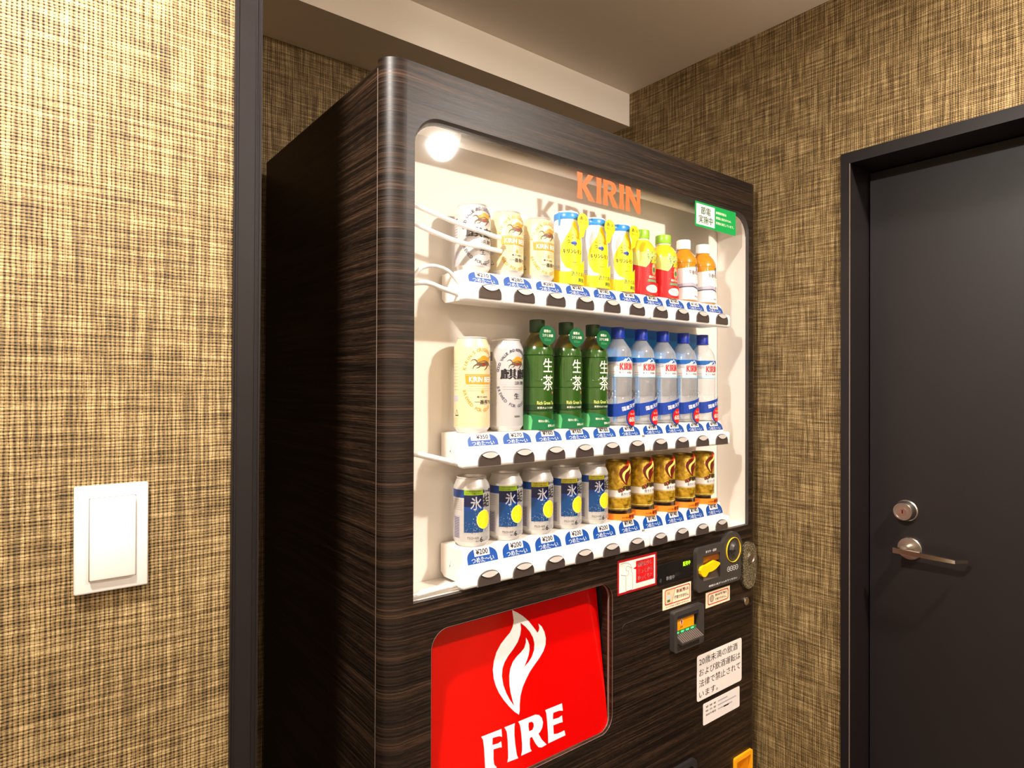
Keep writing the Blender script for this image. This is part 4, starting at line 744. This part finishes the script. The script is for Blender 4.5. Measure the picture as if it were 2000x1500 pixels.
# green tea bottles
def green_tea():
    ro = can_root('green_tea_bottle', 'green tea bottle with white kanji touching the tall white beer can', 'tea bottle', 2, 1, G2)
    R = .0322
    MB().lathe([(0, 0, 'tea_green'), (.028, 0, 'tea_green'), (.0315, .004, 'tea_green'), (R, .008, 'tea_green'), (R, .0355, 'tea_dark'), (R - .0008, .0365, 'tea_dark'), (R, .0375, 'tea_dark'), (R, .0485, 'tea_green'), (R, .0795), (R - .0012, .081), (R, .0825), (R, .1415), (R - .0014, .143), (R, .1445), (R - .0006, .152), (.0295, .160, 'tea_neck'), (.024, .170, 'tea_neck'), (.0175, .1795, 'tea_neck'), (.0138, .186, 'tea_neck'), (.0132, .189, 'tea_neck')], 'tea_green', 44).build('bottle_body', ro)
    MB().lathe([(.0145, .1885), (.0152, .1895), (.0152, .2118), (.0143, .213), (0, .213)], 'cap_dark_green', 36).build('bottle_cap', ro)
    pr = Print(cyl(R), .004); pr.text('生', .001, .124, 'cream_print', h=.0265, wd=.0245, bold=.006).text('茶', .002, .0905, 'cream_print', h=.0295, wd=.0265, bold=.006); pr.rect(.0115, .0155, .0685, .0745, 'deep_red'); pr.text('茶', .0135, .0715, 'cream_print', h=.003, layer=2)
    pr.text('Rich Green Tea', -.002, .0520, 'pale_lime', h=.0068, wd=.041, bold=.012).text('新茶のような香り', -.003, .0425, 'cream_print', h=.0042, wd=.038); pr.build('bottle_print', ro)
    gr = MB()                                               # moulded grip hollow
    for sx in (-.6, .5): gr.tube([((R + .0001) * math.sin(sx + q), -(R + .0001) * math.cos(sx + q), z) for q, z in ((-.24, .132), (-.27, .118), (-.27, .104), (-.2, .0965), (-.08, .094), (.08, .094), (.2, .0965), (.27, .104), (.27, .118), (.24, .132))], .0006, 'tea_green', 6)
    gr.build('grip_mould', ro)
    n = 24; v = []; fc = []; prof = []
    for i in range(n + 1):
        t_ = i / n; prof.append((-1.5 + 2.13 * t_, .0265 + .0035 * math.sin(t_ * 5.2 + .3) - .010 * max(0, t_ - .62) * 1.6 + (.004 if t_ < .12 else 0)))
    for rr in (.0364, .0357):
        for a_, zt in prof: v += [(rr * math.sin(a_), -rr * math.cos(a_), .0008), (rr * math.sin(a_), -rr * math.cos(a_), zt)]
    m_ = 2 * (n + 1)
    for i in range(n): fc += [(2 * i, 2 * i + 2, 2 * i + 3, 2 * i + 1), (m_ + 2 * i, m_ + 2 * i + 1, m_ + 2 * i + 3, m_ + 2 * i + 2), (2 * i + 1, 2 * i + 3, m_ + 2 * i + 3, m_ + 2 * i + 1)]
    co = MB().add(v, fc, 'card_green').build('promotion_card', ro, smooth=60)
    pr = Print(cyl(.0364), .004); pr.poly([(-.0545, .001), (-.0365, .001), (-.034, .018), (-.037, .027), (-.048, .030), (-.0545, .028)], 'card_mint', 0); pr.text('味わい深く、', -.011, .0175, 'cream_print', h=.0052, wd=.023, bold=.008).text('香味ふわり', .0075, .0085, 'cream_print', h=.0052, wd=.022, bold=.008); pr.build('card_print', co)
    tp = ell(-.003, .1815, .0205, .0180, 34, math.radians(-40), math.radians(220)); tg = MB().prism([tp + [(-.0125, .1645), (-.003, .1605), (.0065, .1645)]], -.0345, -.0337, 'tag_green'); to_ = tg.build('round_tag', ro, smooth=25)
    pr = Print(flat(-.0345)); pr.text('緑茶の', -.004, .1890, 'cream_print', h=.0058, wd=.0175, bold=.01).text('コクと余韻', -.003, .1808, 'cream_print', h=.0058, wd=.027, bold=.01).text('555ml', -.003, .1725, 'card_mint', h=.0048, wd=.016); pr.build('tag_print', to_); return ro
g0 = green_tea()
for k, l in ((3, 'middle one of the three green tea bottles'), (4, 'green tea bottle touching a blue capped water bottle')):
    c = copy_tree(g0); c.location.x = col(k); c['label'] = l
# water bottles
def water():
    ro = can_root('water_bottle', 'blue capped water bottle touching a green tea bottle', 'water bottle', 5, 1, G2); R = .0312
    MB().lathe([(0, 0), (.027, 0), (.0305, .004), (R, .010), (R, .03), (R - .001, .033), (R, .036), (R, .060), (R - .0008, .062), (R, .064), (R, .1), (R, .148), (R - .0008, .150), (R - .002, .158), (.027, .166), (.0195, .1775), (.0132, .186), (.0125, .1895)], 'clear_plastic', 40).build('bottle_body', ro)
    MB().lathe([(.0138, .1875), (.0152, .188), (.0152, .1905), (.0142, .191), (.0142, .211), (.0134, .2122), (0, .2122)], 'cap_blue', 36).build('bottle_cap', ro)
    lb = MB().lathe([(R + .0002, .1045), (R + .0002, .1475)], 'label_white', 40).build('bottle_label', ro)
    pr = Print(cyl(R + .0003, turn=-.3), .004); pr.rect(-.09, .09, .137, .1475, 'label_blue', 0); pr.rect(-.09, .09, .1045, .1085, 'ice_blue', 0)
    pr.poly([(-.09, .132), (-.05, .130), (-.03, .131), (-.02, .134), (-.012, .1375), (-.005, .1395), (.001, .1445), (.004, .1425), (.008, .1465), (.012, .1445), (.0165, .1405), (.026, .135), (.05, .131), (.09, .131), (.09, .128), (-.09, .128)], 'label_white', 1)
    pr.rect(-.09, .09, .128, .1372, 'lilac_grey', 0); pr.poly([(-.09, .1285), (-.03, .130), (-.015, .136), (.02, .137), (.04, .130), (.09, .1285)], 'label_white', 1)
    pr.poly([(.002, .1375), (.006, .1415), (.0085, .1455), (.011, .1425), (.0125, .1405), (.0145, .1375), (.010, .1395), (.007, .1380)], 'label_blue', 2)
    kirin(pr, -.0125, .0215, .1195, .1335, 'red', 2); pr.text('キリン 天然水', .003, .1140, 'slate', h=.0046, wd=.034, bold=.01, layer=2); microtext(pr, -.032, -.022, .110, .115, 2, 'slate', 2); pr.build('label_print', lb)
    mk = Print(lambda x, y, l: (x, .028 + l, y)); mk.text('600', .004, .066, 'slate', h=.022, wd=.034, bold=.01); mk.build('back_print', ro)
    bc = MB().box(-.0384, .0384, .0402, .0408, .004, .2175, 'card_cyan'); bc.box(-.0384, .0384, .0398, .0402, .196, .2175, 'card_blue'); bc.box(-.034, .027, .0396, .0402, .004, .142, 'label_white'); bc.build('backing_card', ro, smooth=0)
    n = 24; v = []; fc = []; A = [(-1.5 + 2.18 * i / n) for i in range(n + 1)]
    cen = lambda t_: .0335 + .0075 * t_ ** 2.0 + .008 * max(0, t_ - .3)
    for rr in (.0366, .0359):
        for i, a_ in enumerate(A): q = cen(i / n); v += [(rr * math.sin(a_), -rr * math.cos(a_), q - .0145), (rr * math.sin(a_), -rr * math.cos(a_), q + .013)]
    m_ = 2 * (n + 1)
    for i in range(n): fc += [(2 * i, 2 * i + 2, 2 * i + 3, 2 * i + 1), (m_ + 2 * i, m_ + 2 * i + 1, m_ + 2 * i + 3, m_ + 2 * i + 2), (2 * i + 1, 2 * i + 3, m_ + 2 * i + 3, m_ + 2 * i + 1), (m_ + 2 * i, m_ + 2 * i + 2, 2 * i + 2, 2 * i)]
    rb_ = MB().add(v, fc, 'ribbon_blue').build('ribbon_card', ro, smooth=60)
    pr = Print(cyl(.0366), .004)
    for q, ch in enumerate('国産天然水'): pr.text(ch, -.0165 + q * .0092, .0365 + .0026 * q, 'white', h=.0088, wd=.0085, bold=.012, rot=.2)
    pr.poly(ell(.0065, .0165, .0185, .0195, 34), 'mid_blue', 2).poly(ell(.008, .017, .0165, .0172, 34), 'red', 3); pr.text('たっぷり', .008, .0255, 'cream_print', h=.0045, wd=.017, bold=.01, layer=4).text('600', .0055, .0135, 'cream_print', h=.0105, wd=.019, bold=.01, layer=4).text('ml', .0185, .0105, 'cream_print', h=.0045, layer=4); pr.build('ribbon_print', rb_); return ro
w0 = water()
for k, l in ((6, 'second blue capped water bottle counted from the green tea'), (7, 'middle one of the five blue capped water bottles'), (8, 'last but one of the blue capped water bottles, farther from the green tea'), (9, 'blue capped water bottle at the bare white end of the middle shelf')):
    c = copy_tree(w0); c.location.x = col(k); c['label'] = l
